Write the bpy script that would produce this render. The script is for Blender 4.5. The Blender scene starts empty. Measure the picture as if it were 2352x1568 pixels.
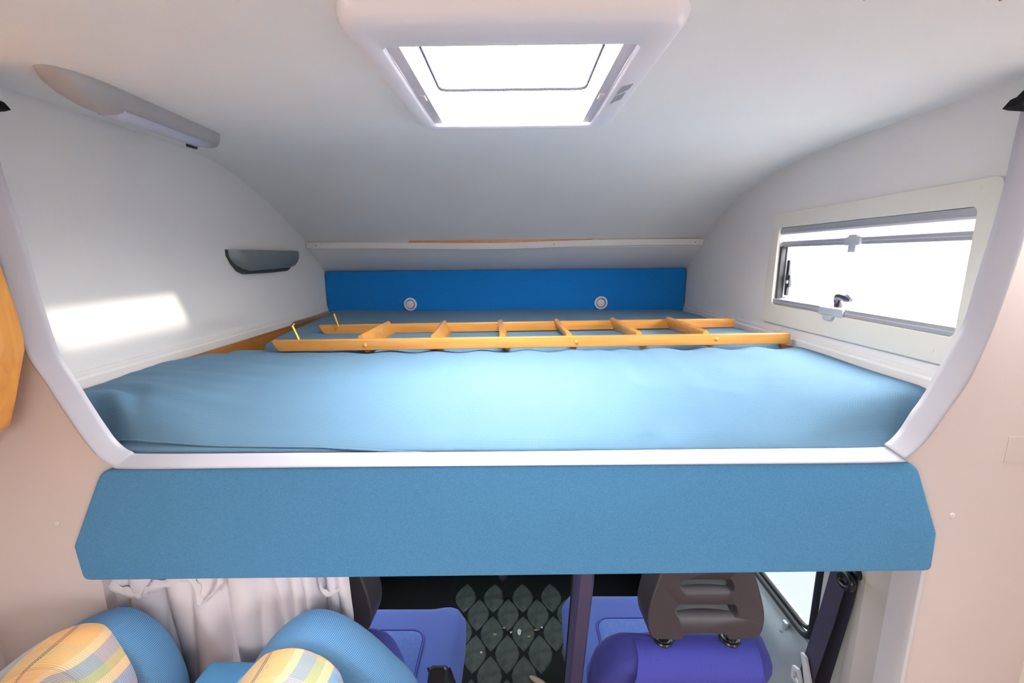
import bpy, bmesh, math, random
from mathutils import Vector, Matrix
random.seed(7)
PI = math.pi
scene = bpy.context.scene
COL = scene.collection

# ------------------------------------------------------------------ camera
FPX = 1000.0                       # focal length in pixels of the 2352x1568 frame
PIT, YAW, ROL = math.radians(11.0), math.radians(0.5), math.radians(-0.5)
RC = Matrix.Rotation(YAW, 3, 'Z') @ Matrix.Rotation(PI/2 - PIT, 3, 'X') @ Matrix.Rotation(ROL, 3, 'Z')
cam_d = bpy.data.cameras.new('camera')
cam_d.sensor_width = 36.0
cam_d.lens = 36.0*FPX/2352.0
cam_d.clip_start = 0.02
cam = bpy.data.objects.new('camera', cam_d)
cam.rotation_euler = RC.to_euler()
COL.objects.link(cam)
scene.camera = cam

# ------------------------------------------------------------------ world, sun, exposure
W_STR, SUN_STR, LAMP_STR = 69.0, 4.0, 21.0
world = bpy.data.worlds.new('sky')
scene.world = world
world.use_nodes = True
bg = world.node_tree.nodes['Background']
bg.inputs['Color'].default_value = (1.0, 0.985, 0.975, 1)
# standard overcast sky: zenith three times the horizon, grey ground below
wn, wl_ = world.node_tree.nodes, world.node_tree.links
w_tc = wn.new('ShaderNodeTexCoord'); w_sep = wn.new('ShaderNodeSeparateXYZ'); w_mr = wn.new('ShaderNodeMapRange')
wl_.new(w_tc.outputs['Generated'], w_sep.inputs[0]); wl_.new(w_sep.outputs[2], w_mr.inputs['Value'])
w_mr.inputs['From Min'].default_value = 0.0; w_mr.inputs['From Max'].default_value = 1.0
w_mr.inputs['To Min'].default_value = W_STR/3.0; w_mr.inputs['To Max'].default_value = W_STR
w_st = wn.new('ShaderNodeMath'); w_st.operation = 'GREATER_THAN'; w_st.inputs[1].default_value = 0.0
w_gr = wn.new('ShaderNodeMix'); w_gr.data_type = 'FLOAT'
w_gr.inputs[2].default_value = 0.12*W_STR
wl_.new(w_sep.outputs[2], w_st.inputs[0]); wl_.new(w_st.outputs[0], w_gr.inputs[0]); wl_.new(w_mr.outputs['Result'], w_gr.inputs[3])
wl_.new(w_gr.outputs[0], bg.inputs['Strength'])
sun_d = bpy.data.lights.new('sun', 'SUN')
sun_d.energy = SUN_STR
sun_d.angle = 0.035
sun_d.color = (1.0, 0.93, 0.78)
sun = bpy.data.objects.new('sun', sun_d)
sun.rotation_euler = Vector((-1.0, 0.20, -0.49)).to_track_quat('-Z', 'Y').to_euler()
COL.objects.link(sun)

def portal(name, loc, rot, sx, sy):
    d = bpy.data.lights.new(name, 'AREA')
    d.shape = 'RECTANGLE'; d.size = sx; d.size_y = sy
    d.cycles.is_portal = True
    o = bpy.data.objects.new(name, d)
    o.location = loc; o.rotation_euler = rot
    COL.objects.link(o)
portal('skylight_portal', (0, 0.98, 0.46), (0, 0, 0), 0.46, 0.52)
portal('alcove_window_portal', (1.012, 1.29, -0.043), (0, PI/2, 0), 0.29, 0.72)
portal('cab_window_portal', (1.02, 1.75, -0.95), (0, PI/2, 0), 0.60, 1.1)
portal('windscreen_portal', (-0.05, 2.62, -0.87), (-PI/2, 0, 0), 1.8, 0.66)
portal('room_window_portal', (-1.24, -0.9, -0.45), (0, -PI/2, 0), 0.6, 1.1)
portal('room_window_portal', (1.20, -0.9, -0.45), (0, PI/2, 0), 0.6, 1.1)

vs = scene.view_settings
scene.display_settings.display_device = 'sRGB'
vs.view_transform = 'Standard'
vs.look = 'None'
vs.exposure = 0.0
vs.gamma = 1.0
vs.use_curve_mapping = False

# ------------------------------------------------------------------ pixel -> place helpers
def ray(x, y):
    return RC @ Vector(((x-1176)/FPX, (784-y)/FPX, -1.0))
def on(ax, v, x, y):
    d = ray(x, y)
    return d*(v/d[ax])

# ------------------------------------------------------------------ materials
MATS = {}
def nodes_of(m):
    nt = m.node_tree
    return nt, nt.nodes, nt.links
def mat(name, col, rough=0.6, bump=0.0, bscale=200.0, var=0.0, vscale=4.0, metal=0.0, coat=0.0, spec=0.5, sheen=0.0):
    m = bpy.data.materials.new(name)
    m.use_nodes = True
    nt, N, L = nodes_of(m)
    b = N['Principled BSDF']
    b.inputs['Base Color'].default_value = (*col, 1)
    b.inputs['Roughness'].default_value = rough
    b.inputs['Metallic'].default_value = metal
    b.inputs['Coat Weight'].default_value = coat
    b.inputs['Specular IOR Level'].default_value = spec
    b.inputs['Sheen Weight'].default_value = sheen
    tc = N.new('ShaderNodeTexCoord')
    if var > 0:
        n = N.new('ShaderNodeTexNoise'); n.inputs['Scale'].default_value = vscale; n.inputs['Detail'].default_value = 5
        L.new(tc.outputs['Object'], n.inputs['Vector'])
        r = N.new('ShaderNodeValToRGB')
        r.color_ramp.elements[0].position = 0.3; r.color_ramp.elements[1].position = 0.7
        r.color_ramp.elements[0].color = (*[c*(1-var) for c in col], 1)
        r.color_ramp.elements[1].color = (*[min(1, c*(1+var)) for c in col], 1)
        L.new(n.outputs['Fac'], r.inputs['Fac'])
        L.new(r.outputs['Color'], b.inputs['Base Color'])
    if bump > 0:
        n2 = N.new('ShaderNodeTexNoise'); n2.inputs['Scale'].default_value = bscale; n2.inputs['Detail'].default_value = 3
        L.new(tc.outputs['Object'], n2.inputs['Vector'])
        bp = N.new('ShaderNodeBump'); bp.inputs['Strength'].default_value = bump; bp.inputs['Distance'].default_value = 0.002
        L.new(n2.outputs['Fac'], bp.inputs['Height'])
        L.new(bp.outputs['Normal'], b.inputs['Normal'])
    MATS[name] = m
    return m

def mth(N, L, op, a, b=None):
    n = N.new('ShaderNodeMath'); n.operation = op
    for i, v in enumerate((a, b)):
        if v is None: continue
        if isinstance(v, (int, float)): n.inputs[i].default_value = v
        else: L.new(v, n.inputs[i])
    return n.outputs[0]

def waffle(name, light, dark, period=0.0036, rib=0.0, rough=0.85):
    """woven waffle cloth: dark dots between light threads, driven by the metre-scaled UV map"""
    m = bpy.data.materials.new(name); m.use_nodes = True
    nt, N, L = nodes_of(m); b = N['Principled BSDF']
    b.inputs['Roughness'].default_value = rough; b.inputs['Sheen Weight'].default_value = 0.04
    b.inputs['Specular IOR Level'].default_value = 0.2
    uv = N.new('ShaderNodeUVMap'); sp = N.new('ShaderNodeSeparateXYZ'); L.new(uv.outputs['UV'], sp.inputs[0])
    k = 2*PI/period
    su = mth(N, L, 'SINE', mth(N, L, 'MULTIPLY', sp.outputs[0], k))
    sv = mth(N, L, 'SINE', mth(N, L, 'MULTIPLY', sp.outputs[1], k))
    u = mth(N, L, 'MULTIPLY_ADD', su, 0.5); u.node.inputs[2].default_value = 0.5
    v = mth(N, L, 'MULTIPLY_ADD', sv, 0.5*(1-rib)); v.node.inputs[2].default_value = 0.5+0.5*rib
    d = mth(N, L, 'MULTIPLY', u, v)
    tc = N.new('ShaderNodeTexCoord')
    n = N.new('ShaderNodeTexNoise'); n.inputs['Scale'].default_value = 5; n.inputs['Detail'].default_value = 6
    L.new(tc.outputs['Object'], n.inputs['Vector'])
    d2 = mth(N, L, 'MULTIPLY', d, mth(N, L, 'MULTIPLY_ADD', n.outputs['Fac'], 0.5)); d2.node.inputs[1].links[0].from_node.inputs[2].default_value = 0.75
    mix = N.new('ShaderNodeMix'); mix.data_type = 'RGBA'
    mix.inputs[6].default_value = (*light, 1); mix.inputs[7].default_value = (*dark, 1)
    L.new(d2, mix.inputs[0]); L.new(mix.outputs[2], b.inputs['Base Color'])
    bp = N.new('ShaderNodeBump'); bp.inputs['Strength'].default_value = 0.35; bp.inputs['Distance'].default_value = 0.001; bp.invert = True
    L.new(d, bp.inputs['Height']); L.new(bp.outputs['Normal'], b.inputs['Normal'])
    MATS[name] = m
    return m

def felt(name, col, fleck=0.35, scale=420, rough=0.9):
    m = mat(name, col, rough, bump=0.10, bscale=900, spec=0.2, sheen=0.05)
    nt, N, L = nodes_of(m); b = N['Principled BSDF']
    tc = N.new('ShaderNodeTexCoord'); mp = N.new('ShaderNodeMapping'); mp.inputs['Scale'].default_value = (1, 1, 0.35)
    L.new(tc.outputs['Object'], mp.inputs['Vector'])
    n = N.new('ShaderNodeTexNoise'); n.inputs['Scale'].default_value = scale; n.inputs['Detail'].default_value = 2
    L.new(mp.outputs['Vector'], n.inputs['Vector'])
    r = N.new('ShaderNodeValToRGB'); e = r.color_ramp.elements
    e[0].position = 0.3; e[0].color = (*[c*(1-fleck) for c in col], 1)
    e[1].position = 0.75; e[1].color = (*[min(1, c*(1+fleck)+0.01) for c in col], 1)
    L.new(n.outputs['Fac'], r.inputs['Fac']); L.new(r.outputs['Color'], b.inputs['Base Color'])
    return m

def wood(name, c1, c2, axis='X', rough=0.3):
    m = bpy.data.materials.new(name); m.use_nodes = True
    nt, N, L = nodes_of(m); b = N['Principled BSDF']
    b.inputs['Roughness'].default_value = rough; b.inputs['Coat Weight'].default_value = 0.25; b.inputs['Coat Roughness'].default_value = 0.2
    tc = N.new('ShaderNodeTexCoord'); mp = N.new('ShaderNodeMapping')
    mp.inputs['Scale'].default_value = {'X': (2.5, 60, 60), 'Y': (60, 2.5, 60), 'Z': (60, 60, 2.5)}[axis]
    L.new(tc.outputs['Object'], mp.inputs['Vector'])
    n = N.new('ShaderNodeTexNoise'); n.inputs['Scale'].default_value = 1.0; n.inputs['Detail'].default_value = 6; n.inputs['Distortion'].default_value = 0.6
    L.new(mp.outputs['Vector'], n.inputs['Vector'])
    r = N.new('ShaderNodeValToRGB'); e = r.color_ramp.elements
    e[0].position = 0.25; e[0].color = (*c1, 1); e[1].position = 0.75; e[1].color = (*c2, 1)
    L.new(n.outputs['Fac'], r.inputs['Fac']); L.new(r.outputs['Color'], b.inputs['Base Color'])
    MATS[name] = m
    return m

def glass(name, tint=(1, 1, 1), rough=0.0):
    m = bpy.data.materials.new(name); m.use_nodes = True
    nt, N, L = nodes_of(m); N.remove(N['Principled BSDF'])
    out = N['Material Output']
    t = N.new('ShaderNodeBsdfTransparent'); t.inputs['Color'].default_value = (*tint, 1)
    g = N.new('ShaderNodeBsdfGlossy'); g.inputs['Roughness'].default_value = rough
    mx = N.new('ShaderNodeMixShader')
    mx.inputs[0].default_value = .04
    L.new(t.outputs[0], mx.inputs[1]); L.new(g.outputs[0], mx.inputs[2])
    L.new(mx.outputs[0], out.inputs['Surface'])
    MATS[name] = m
    return m

def plaid(name):
    m = bpy.data.materials.new(name); m.use_nodes = True
    nt, N, L = nodes_of(m); b = N['Principled BSDF']
    b.inputs['Roughness'].default_value = 0.9; b.inputs['Specular IOR Level'].default_value = 0.2; b.inputs['Sheen Weight'].default_value = 0.2
    uv = N.new('ShaderNodeUVMap'); sp = N.new('ShaderNodeSeparateXYZ'); L.new(uv.outputs['UV'], sp.inputs[0])
    def ramp(src, period, stops):
        f = mth(N, L, 'FRACT', mth(N, L, 'DIVIDE', src, period))
        r = N.new('ShaderNodeValToRGB'); r.color_ramp.interpolation = 'CONSTANT'
        e = r.color_ramp.elements
        e[0].position = stops[0][0]; e[0].color = (*stops[0][1], 1)
        e[1].position = stops[1][0]; e[1].color = (*stops[1][1], 1)
        for p, c in stops[2:]:
            x = e.new(p); x.color = (*c, 1)
        L.new(f, r.inputs['Fac'])
        return r.outputs['Color']
    OR, GR, BL, CR, DK = (0.78, 0.43, 0.17), (0.40, 0.42, 0.22), (0.25, 0.31, 0.44), (0.74, 0.56, 0.34), (0.08, 0.06, 0.11)
    a = ramp(sp.outputs[0], 0.30, [(0, BL), (.10, CR), (.16, OR), (.335, DK), (.345, OR), (.355, DK), (.365, OR), (.56, BL), (.74, (0.13, 0.32, 0.62)), (.86, CR), (.93, GR)])
    c = ramp(sp.outputs[1], 0.36, [(0, OR), (.22, CR), (.42, GR), (.55, OR), (.75, GR), (.85, BL), (.95, (0.22, 0.42, 0.36))])
    # threads alternate between the two warps
    s = mth(N, L, 'SINE', mth(N, L, 'MULTIPLY', sp.outputs[1], 2*PI/0.0034))
    s2 = mth(N, L, 'MULTIPLY_ADD', s, 0.28); s2.node.inputs[2].default_value = 0.32
    mix = N.new('ShaderNodeMix'); mix.data_type = 'RGBA'
    L.new(s2, mix.inputs[0]); L.new(a, mix.inputs[6]); L.new(c, mix.inputs[7])
    L.new(mix.outputs[2], b.inputs['Base Color'])
    bp = N.new('ShaderNodeBump'); bp.inputs['Strength'].default_value = 0.4; bp.inputs['Distance'].default_value = 0.001
    L.new(s, bp.inputs['Height']); L.new(bp.outputs['Normal'], b.inputs['Normal'])
    MATS[name] = m
    return m

def emit(name, col, s):
    m = bpy.data.materials.new(name); m.use_nodes = True
    b = m.node_tree.nodes['Principled BSDF']
    b.inputs['Base Color'].default_value = (*col, 1)
    b.inputs['Emission Color'].default_value = (*col, 1); b.inputs['Emission Strength'].default_value = s
    MATS[name] = m
    return m

mat('nose_liner_lifted', (0.93, 0.92, 0.90), 0.75, bump=0.15, bscale=500)  # liner lightened in colour, since little light reaches the nose panel
mat('liner', (0.77, 0.755, 0.745), 0.75, bump=0.15, bscale=500, var=0.02, vscale=3)
mat('ceiling_liner', (0.88, 0.88, 0.88), 0.8, bump=0.2, bscale=500, var=0.02, vscale=3)
mat('bulkhead', (0.69, 0.61, 0.60), 0.6, bump=0.08, bscale=400, var=0.02, vscale=2.5)
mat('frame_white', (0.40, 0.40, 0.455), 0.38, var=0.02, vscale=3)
mat('skylight_white', (0.91, 0.89, 0.95), 0.4)
mat('trim_white', (0.76, 0.73, 0.71), 0.5)
mat('cream', (0.74, 0.72, 0.65), 0.5, var=0.015)
mat('rail_grey', (0.42, 0.43, 0.47), 0.35, metal=0.35)
mat('rail_lilac', (0.62, 0.60, 0.66), 0.4)
mat('handle_grey', (0.45, 0.48, 0.54), 0.3)
mat('black_rubber', (0.012, 0.013, 0.016), 0.5)
mat('black_plastic', (0.016, 0.016, 0.020), 0.3)
mat('bracket_black', (0.004, 0.004, 0.006), 0.7, spec=0.1)
mat('dark_navy', (0.03, 0.035, 0.06), 0.35)
mat('pocket_grey', (0.17, 0.19, 0.20), 0.32, bump=0.05, bscale=300)
mat('pocket_dark', (0.03, 0.035, 0.038), 0.4)
mat('lamp_body', (0.40, 0.385, 0.39), 0.35)
mat('lamp_diffuser', (0.56, 0.57, 0.72), 0.25)
mat('button_white', (0.78, 0.76, 0.80), 0.3)
mat('brass', (0.80, 0.62, 0.12), 0.2, metal=1.0)
mat('chrome', (0.62, 0.58, 0.56), 0.18, metal=1.0)
mat('chrome_wood_reflection', (0.34, 0.24, 0.15), 0.3, metal=1.0)  # chrome with the dark reflection of the wood put into its colour
mat('gasket', (0.016, 0.015, 0.022), 1.0, spec=0.0)
mat('runner', (0.68, 0.60, 0.60), 0.5)
mat('jamb_white_lifted', (0.62, 0.63, 0.68), 0.4)  # lighter copy of frame_white, its colour lifted for the weaker light there
mat('sticker', (0.36, 0.36, 0.38), 0.6)
mat('patch', (0.66, 0.585, 0.565), 0.6)
mat('rust', (0.28, 0.13, 0.05), 0.8)
mat('curtain', (0.80, 0.76, 0.81), 0.9, bump=0.08, bscale=900, var=0.03, vscale=9, sheen=0.05)
mat('seat_side', (0.045, 0.055, 0.34), 0.8, bump=0.15, bscale=900, sheen=0.03)
mat('seat_pale', (0.045, 0.080, 0.31), 0.85, bump=0.3, bscale=700, sheen=0.1)
mat('seat_inset', (0.055, 0.105, 0.36), 0.85, bump=0.5, bscale=260, sheen=0.1, var=0.12, vscale=60)
mat('headrest_plastic', (0.046, 0.040, 0.053), 0.38, bump=0.08, bscale=900)
mat('armrest_plastic', (0.062, 0.055, 0.13), 0.45)
mat('belt', (0.045, 0.038, 0.075), 0.6, bump=0.5, bscale=900)
mat('belt_dark', (0.016, 0.015, 0.026), 0.6, bump=0.5, bscale=900)
mat('belt_bracket', (0.55, 0.58, 0.60), 0.35)
mat('pillar', (0.56, 0.545, 0.52), 0.6, bump=0.1, bscale=400)
mat('door_grey', (0.30, 0.36, 0.39), 0.45, bump=0.1, bscale=600)
mat('door_dark', (0.10, 0.12, 0.14), 0.5)
mat('mat_rubber', (0.014, 0.018, 0.018), 0.55)
mat('mat_cell', (0.10, 0.122, 0.116), 0.5, bump=0.4, bscale=180, var=0.35, vscale=22)
mat('dash', (0.012, 0.013, 0.016), 0.6)
mat('crumb_white', (0.8, 0.8, 0.78), 0.7)
mat('crumb_tan', (0.55, 0.38, 0.20), 0.7)
mat('beige_plastic', (0.66, 0.54, 0.42), 0.5)
mat('room_floor', (0.28, 0.17, 0.09), 0.5, var=0.2, vscale=6)
mat('room_wall', (0.76, 0.70, 0.66), 0.7)
waffle('mattress_cloth', (0.128, 0.238, 0.322), (0.013, 0.072, 0.205), 0.0036)
waffle('bench_cloth', (0.140, 0.300, 0.470), (0.026, 0.105, 0.270), 0.0040, rib=0.80)
waffle('seat_cloth', (0.10, 0.115, 0.58), (0.045, 0.05, 0.36), 0.0026, rib=0.6)
felt('fascia_cloth', (0.080, 0.270, 0.510), 0.16, 800)
felt('headboard_cloth', (0.004, 0.185, 0.560), 0.2)
wood('ladder_wood', (0.46, 0.195, 0.036), (0.60, 0.285, 0.062), 'X')
wood('cabinet_wood', (0.56, 0.23, 0.045), (0.72, 0.34, 0.08), 'Z')
wood('batten_wood', (0.46, 0.18, 0.04), (0.60, 0.26, 0.07), 'Y')
wood('ply', (0.50, 0.33, 0.17), (0.62, 0.43, 0.24), 'X', 0.7)
glass('pane_dimmed_room', (0.74, 0.75, 0.76))  # tint added to hold back daylight from the room windows
glass('pane_dimmed_alcove', (0.83, 0.83, 0.83))  # grey tint added only to weaken the light of the alcove window
glass('pane_dimmed_cab', (0.34, 0.36, 0.37))  # dark tint added to cut the light entering the cab
glass('dome_clear', (0.98, 0.98, 0.99))
plaid('plaid_cloth')
def translucent(name, col):
    m = bpy.data.materials.new(name); m.use_nodes = True
    nt, N, L = nodes_of(m); N.remove(N['Principled BSDF'])
    d = N.new('ShaderNodeBsdfDiffuse'); d.inputs['Color'].default_value = (*col, 1)
    t = N.new('ShaderNodeBsdfTranslucent'); t.inputs['Color'].default_value = (*col, 1)
    mx = N.new('ShaderNodeMixShader'); mx.inputs[0].default_value = .6
    L.new(d.outputs[0], mx.inputs[1]); L.new(t.outputs[0], mx.inputs[2]); L.new(mx.outputs[0], N['Material Output'].inputs['Surface'])
    MATS[name] = m
translucent('blind_cloth', (.85, .85, .85))
emit('lamp_glow', (1.0, 0.80, 0.66), LAMP_STR)

# ------------------------------------------------------------------ object helpers
def tag(o, label=None, cat=None, group=None, kind=None):
    if label: o['label'] = label
    if cat: o['category'] = cat
    if group: o['group'] = group
    if kind: o['kind'] = kind
    return o
def thing(name, label, cat, loc=(0, 0, 0), group=None):
    o = bpy.data.objects.new(name, None)
    o.location = loc; o.empty_display_size = 0.1
    COL.objects.link(o)
    return tag(o, label, cat, group)
def link(name, me, m, parent=None):
    if isinstance(m, str): m = MATS[m]
    me.materials.append(m)
    o = bpy.data.objects.new(name, me)
    COL.objects.link(o)
    if parent is not None:
        o.parent = parent
        # meshes are written in scene coordinates; undo the parents' offsets
        if parent.parent is None:
            o.matrix_parent_inverse = Matrix.Translation(-parent.location)
    return o
def finish(bm, name, m, parent=None, smooth=True, ang=38):
    bmesh.ops.remove_doubles(bm, verts=bm.verts, dist=1e-6)
    bmesh.ops.recalc_face_normals(bm, faces=bm.faces)
    if smooth:
        for f in bm.faces: f.smooth = True
        lim = math.radians(ang)
        for e in bm.edges:
            if len(e.link_faces) == 2 and e.calc_face_angle(0) > lim: e.smooth = False
    me = bpy.data.meshes.new(name)
    bm.to_mesh(me); bm.free()
    return link(name, me, m, parent)
def boxb(bm, x0, x1, y0, y1, z0, z1, bev=0.0, seg=2):
    r = bmesh.ops.create_cube(bm, size=1.0)
    vs_ = r['verts']
    for v in vs_:
        v.co = Vector((x0+(v.co.x+.5)*(x1-x0), y0+(v.co.y+.5)*(y1-y0), z0+(v.co.z+.5)*(z1-z0)))
    if bev > 0:
        es = {e for v in vs_ for e in v.link_edges}
        bmesh.ops.bevel(bm, geom=list(es), offset=bev, segments=seg, profile=0.5, affect='EDGES')
    return vs_
def box(name, x0, x1, y0, y1, z0, z1, m, parent=None, bev=0.0, seg=2):
    bm = bmesh.new(); boxb(bm, x0, x1, y0, y1, z0, z1, bev, seg)
    return finish(bm, name, m, parent)
def P3(ax, a, b, d):
    return Vector((d, a, b)) if ax == 0 else Vector((a, d, b)) if ax == 1 else Vector((a, b, d))
def prism(name, pts, ax, d0, d1, m, parent=None, bev=0.0, seg=2, holes=(), ang=38):
    """outline in the plane normal to axis ax, from depth d0 to d1, with optional holes"""
    bm = bmesh.new()
    loops = [pts] + list(holes)
    edges = []
    for lp in loops:
        v = [bm.verts.new(P3(ax, a, b, d0)) for a, b in lp]
        edges += [bm.edges.new((v[i], v[(i+1) % len(v)])) for i in range(len(v))]
    if holes:
        r = bmesh.ops.triangle_fill(bm, use_beauty=True, use_dissolve=False, edges=edges)
        fs = [f for f in r['geom'] if isinstance(f, bmesh.types.BMFace)]
    else:
        fs = [bm.faces.new([e.verts[0] for e in edges])]
    r = bmesh.ops.extrude_face_region(bm, geom=fs)
    nv = [g for g in r['geom'] if isinstance(g, bmesh.types.BMVert)]
    for v in nv: v.co[ax] = d1
    bmesh.ops.recalc_face_normals(bm, faces=bm.faces)
    if bev > 0:
        es = [e for e in bm.edges if len(e.link_faces) == 2 and e.calc_face_angle(0) > 1.0
              and abs(e.verts[0].co[ax]-e.verts[1].co[ax]) < 1e-6]
        bmesh.ops.bevel(bm, geom=es, offset=bev, segments=seg, profile=0.5, affect='EDGES', clamp_overlap=True)
    return finish(bm, name, m, parent, ang=ang)
def rrect(a0, a1, b0, b1, r, n=5):
    out = []
    for cx, cy, s in ((a1-r, b0+r, -PI/2), (a1-r, b1-r, 0), (a0+r, b1-r, PI/2), (a0+r, b0+r, PI)):
        for i in range(n+1):
            t = s+PI/2*i/n
            out.append((cx+r*math.cos(t), cy+r*math.sin(t)))
    return out
def round_poly(pts, rads, n=5):
    """polygon with each corner rounded by its own radius"""
    out = []; k = len(pts)
    for i in range(k):
        p = Vector(pts[i]); a = Vector(pts[i-1])-p; b = Vector(pts[(i+1) % k])-p
        r = rads[i] if isinstance(rads, (list, tuple)) else rads
        if r <= 0: out.append(tuple(p)); continue
        la, lb = a.length, b.length; a.normalize(); b.normalize()
        th = a.angle(b); d = min(r/math.tan(th/2), la*.48, lb*.48)
        s, e = p+a*d, p+b*d
        for j in range(n+1):
            t = j/n
            out.append(tuple((1-t)**2*s+2*t*(1-t)*p+t*t*e))
    return out
def catmull(pts, n=6, closed=False):
    P = [Vector(p) for p in pts]; k = len(P); out = []
    rng = range(k if closed else k-1)
    for i in rng:
        p0 = P[(i-1) % k] if closed or i > 0 else P[0]*2-P[1]
        p1, p2 = P[i], P[(i+1) % k]
        p3 = P[(i+2) % k] if closed or i+2 < k else P[-1]*2-P[-2]
        for j in range(n):
            t = j/n
            out.append(0.5*((2*p1)+(p2-p0)*t+(2*p0-5*p1+4*p2-p3)*t*t+(3*p1-p0-3*p2+p3)*t**3))
    if not closed: out.append(P[-1].copy())
    return out
def loft(name, rings, m, parent=None, closed=False, caps=False, smooth=True, ang=38, uv=True, uvflip=False):
    """skin a list of rings (lists of points); metre-scaled UV by arc length"""
    bm = bmesh.new(); V = [[bm.verts.new(p) for p in r] for r in rings]
    n = len(rings[0]); lay = bm.loops.layers.uv.new('UVMap')
    U = []; 
    for r in rings:
        s = [0.0]
        for i in range(1, n+1): s.append(s[-1]+(Vector(r[i % n])-Vector(r[i-1])).length)
        U.append(s)
    W = [0.0]; mid = n//2
    for j in range(1, len(rings)): W.append(W[-1]+(Vector(rings[j][mid])-Vector(rings[j-1][mid])).length)
    for j in range(len(rings)-1):
        for i in range(n if closed else n-1):
            i2 = (i+1) % n
            try: f = bm.faces.new((V[j][i], V[j][i2], V[j+1][i2], V[j+1][i]))
            except ValueError: continue
            q = [(U[j][i], W[j]), (U[j][i+1], W[j]), (U[j+1][i+1], W[j+1]), (U[j+1][i], W[j+1])]
            for l, c in zip(f.loops, q): l[lay].uv = (c[1], c[0]) if uvflip else c
    if caps:
        for r in (V[0], V[-1]):
            try: bm.faces.new(r)
            except ValueError: pass
    return finish(bm, name, m, parent, smooth, ang)
def tube(name, path, r, m, parent=None, seg=8, closed=False, caps=True):
    P = [Vector(p) for p in path]; rings = []; k = len(P)
    up = None
    for i in range(k):
        a = P[i-1] if (closed or i > 0) else P[i]; b = P[(i+1) % k] if (closed or i < k-1) else P[i]
        t = (b-a).normalized()
        if up is None:
            up = Vector((0, 0, 1)) if abs(t.z) < 0.9 else Vector((1, 0, 0))
        s = t.cross(up).normalized(); up = s.cross(t).normalized()
        rr = r[i] if isinstance(r, (list, tuple)) else r
        rings.append([P[i]+rr*(math.cos(2*PI*j/seg)*s+math.sin(2*PI*j/seg)*up) for j in range(seg)])
    if closed: rings.append(rings[0])
    return loft(name, rings, m, parent, closed=True, caps=caps and not closed)
def lathe(name, prof, c, axis, m, parent=None, seg=28):
    rings = []
    for rr, h in prof:
        ring = []
        for j in range(seg):
            a = 2*PI*j/seg; x, y = rr*math.cos(a), rr*math.sin(a)
            v = {'X': (h, x, y), 'Y': (x, h, y), 'Z': (x, y, h)}[axis]
            ring.append(Vector(c)+Vector(v))
        rings.append(ring)
    return loft(name, rings, m, parent, closed=True, caps=True)
def lerp(a, b, t): return a+(b-a)*t
def interp(tab, x):
    for (x0, y0), (x1, y1) in zip(tab, tab[1:]):
        if x <= x1: return lerp(y0, y1, max(0, (x-x0)/(x1-x0)))
    return tab[-1][1]
def struct(o): return tag(o, kind='structure')

# ================================================================== SETTING
XL, XR = -1.085, 0.97
YB = 0.87                       # front of the bulkhead
FLOOR, CABF = -1.85, -2.05
ZBED = -0.30

# --- alcove ceiling: measured curve along each wall, (Y, z)
PL = [(-2.6, .362), (.5, .362), (1.2, .362), (1.40, .361), (1.57, .354), (1.73, .332), (1.94, .262), (2.14, .170), (2.33, .078)]
PR = [(-2.6, .326), (.5, .326), (1.2, .326), (1.45, .322), (1.64, .309), (1.78, .288), (1.965, .247), (2.157, .173), (2.33, .078)]
def ceil_z(x, y):
    t = (x-XL)/(XR-XL)
    return lerp(interp(PL, y), interp(PR, y), t)
ys_c = [-2.6, -1.6, -.6, .2, .66, 1.15, 1.2]+[1.2+.0452*i for i in range(1, 26)]
# smooth versions of the two curves
def sm(tab):
    c = catmull([(a, b, 0) for a, b in tab], 12)
    return [(p.x, p.y) for p in c]
PL, PR = sm(PL), sm(PR)
SKX0, SKX1, SKY0, SKY1 = -.212, .205, .745, 1.215      # hole for the skylight
def ceiling_piece(name, ylist, x0, x1, m, hole=False, thick=.03):
    bm = bmesh.new()
    xs = sorted({x0, x1, SKX0, SKX1} if hole else {x0, x1, 0})
    ylist = sorted(set(ylist) | ({SKY0, SKY1} if hole else set()))
    for dz in (0, thick):
        g = [[bm.verts.new((x, y, ceil_z(x, y)+dz)) for x in xs] for y in ylist]
        for j in range(len(ylist)-1):
            for i in range(len(xs)-1):
                if hole and SKX0-1e-6 <= xs[i] < SKX1-1e-6 and SKY0-1e-6 <= ylist[j] < SKY1-1e-6: continue
                bm.faces.new((g[j][i], g[j][i+1], g[j+1][i+1], g[j+1][i]))
    return struct(finish(bm, name, m, ang=60))
ceiling_piece('ceiling', [y for y in ys_c if y >= .66], XL-.05, XR+.05, 'ceiling_liner', True)
ceiling_piece('ceiling_room', [-2.6, -1, .2, .655], -1.3, 1.25, 'ceiling_liner')
# joint strip between the two ceiling sheets, with rusty screw marks
bm = bmesh.new()
boxb(bm, -1.2, 1.1, .646, .657, .336, .350)
for v in bm.verts: v.co.z += ceil_z(v.co.x, .66)-.336-.0025
strip = struct(finish(bm, 'trim_1', 'trim_white'))
for x in (-.83, -.62, -.40, -.21, .27, .47, .65, .85):
    z = ceil_z(x, .66)
    b = bmesh.new(); bmesh.ops.create_icosphere(b, subdivisions=1, radius=.0028)
    for v in b.verts: v.co = Vector((v.co.x*.8+x, v.co.y*1.6+.660, v.co.z*.5+z-.001))
    finish(b, 'screw_mark', 'rust', strip)

# --- alcove side walls
def alcove_profile(x):
    tab = PL if x < 0 else PR
    pts = [(.88, -.46), (2.60, -.46), (2.60, .0), (2.42, .08)]
    pts += [(y, z+.012) for y, z in reversed(tab) if y > .9]
    pts += [(.88, tab[0][1]+.012)]
    return pts
struct(prism('wall_left', alcove_profile(-1), 0, XL, XL-.04, 'liner'))
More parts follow.
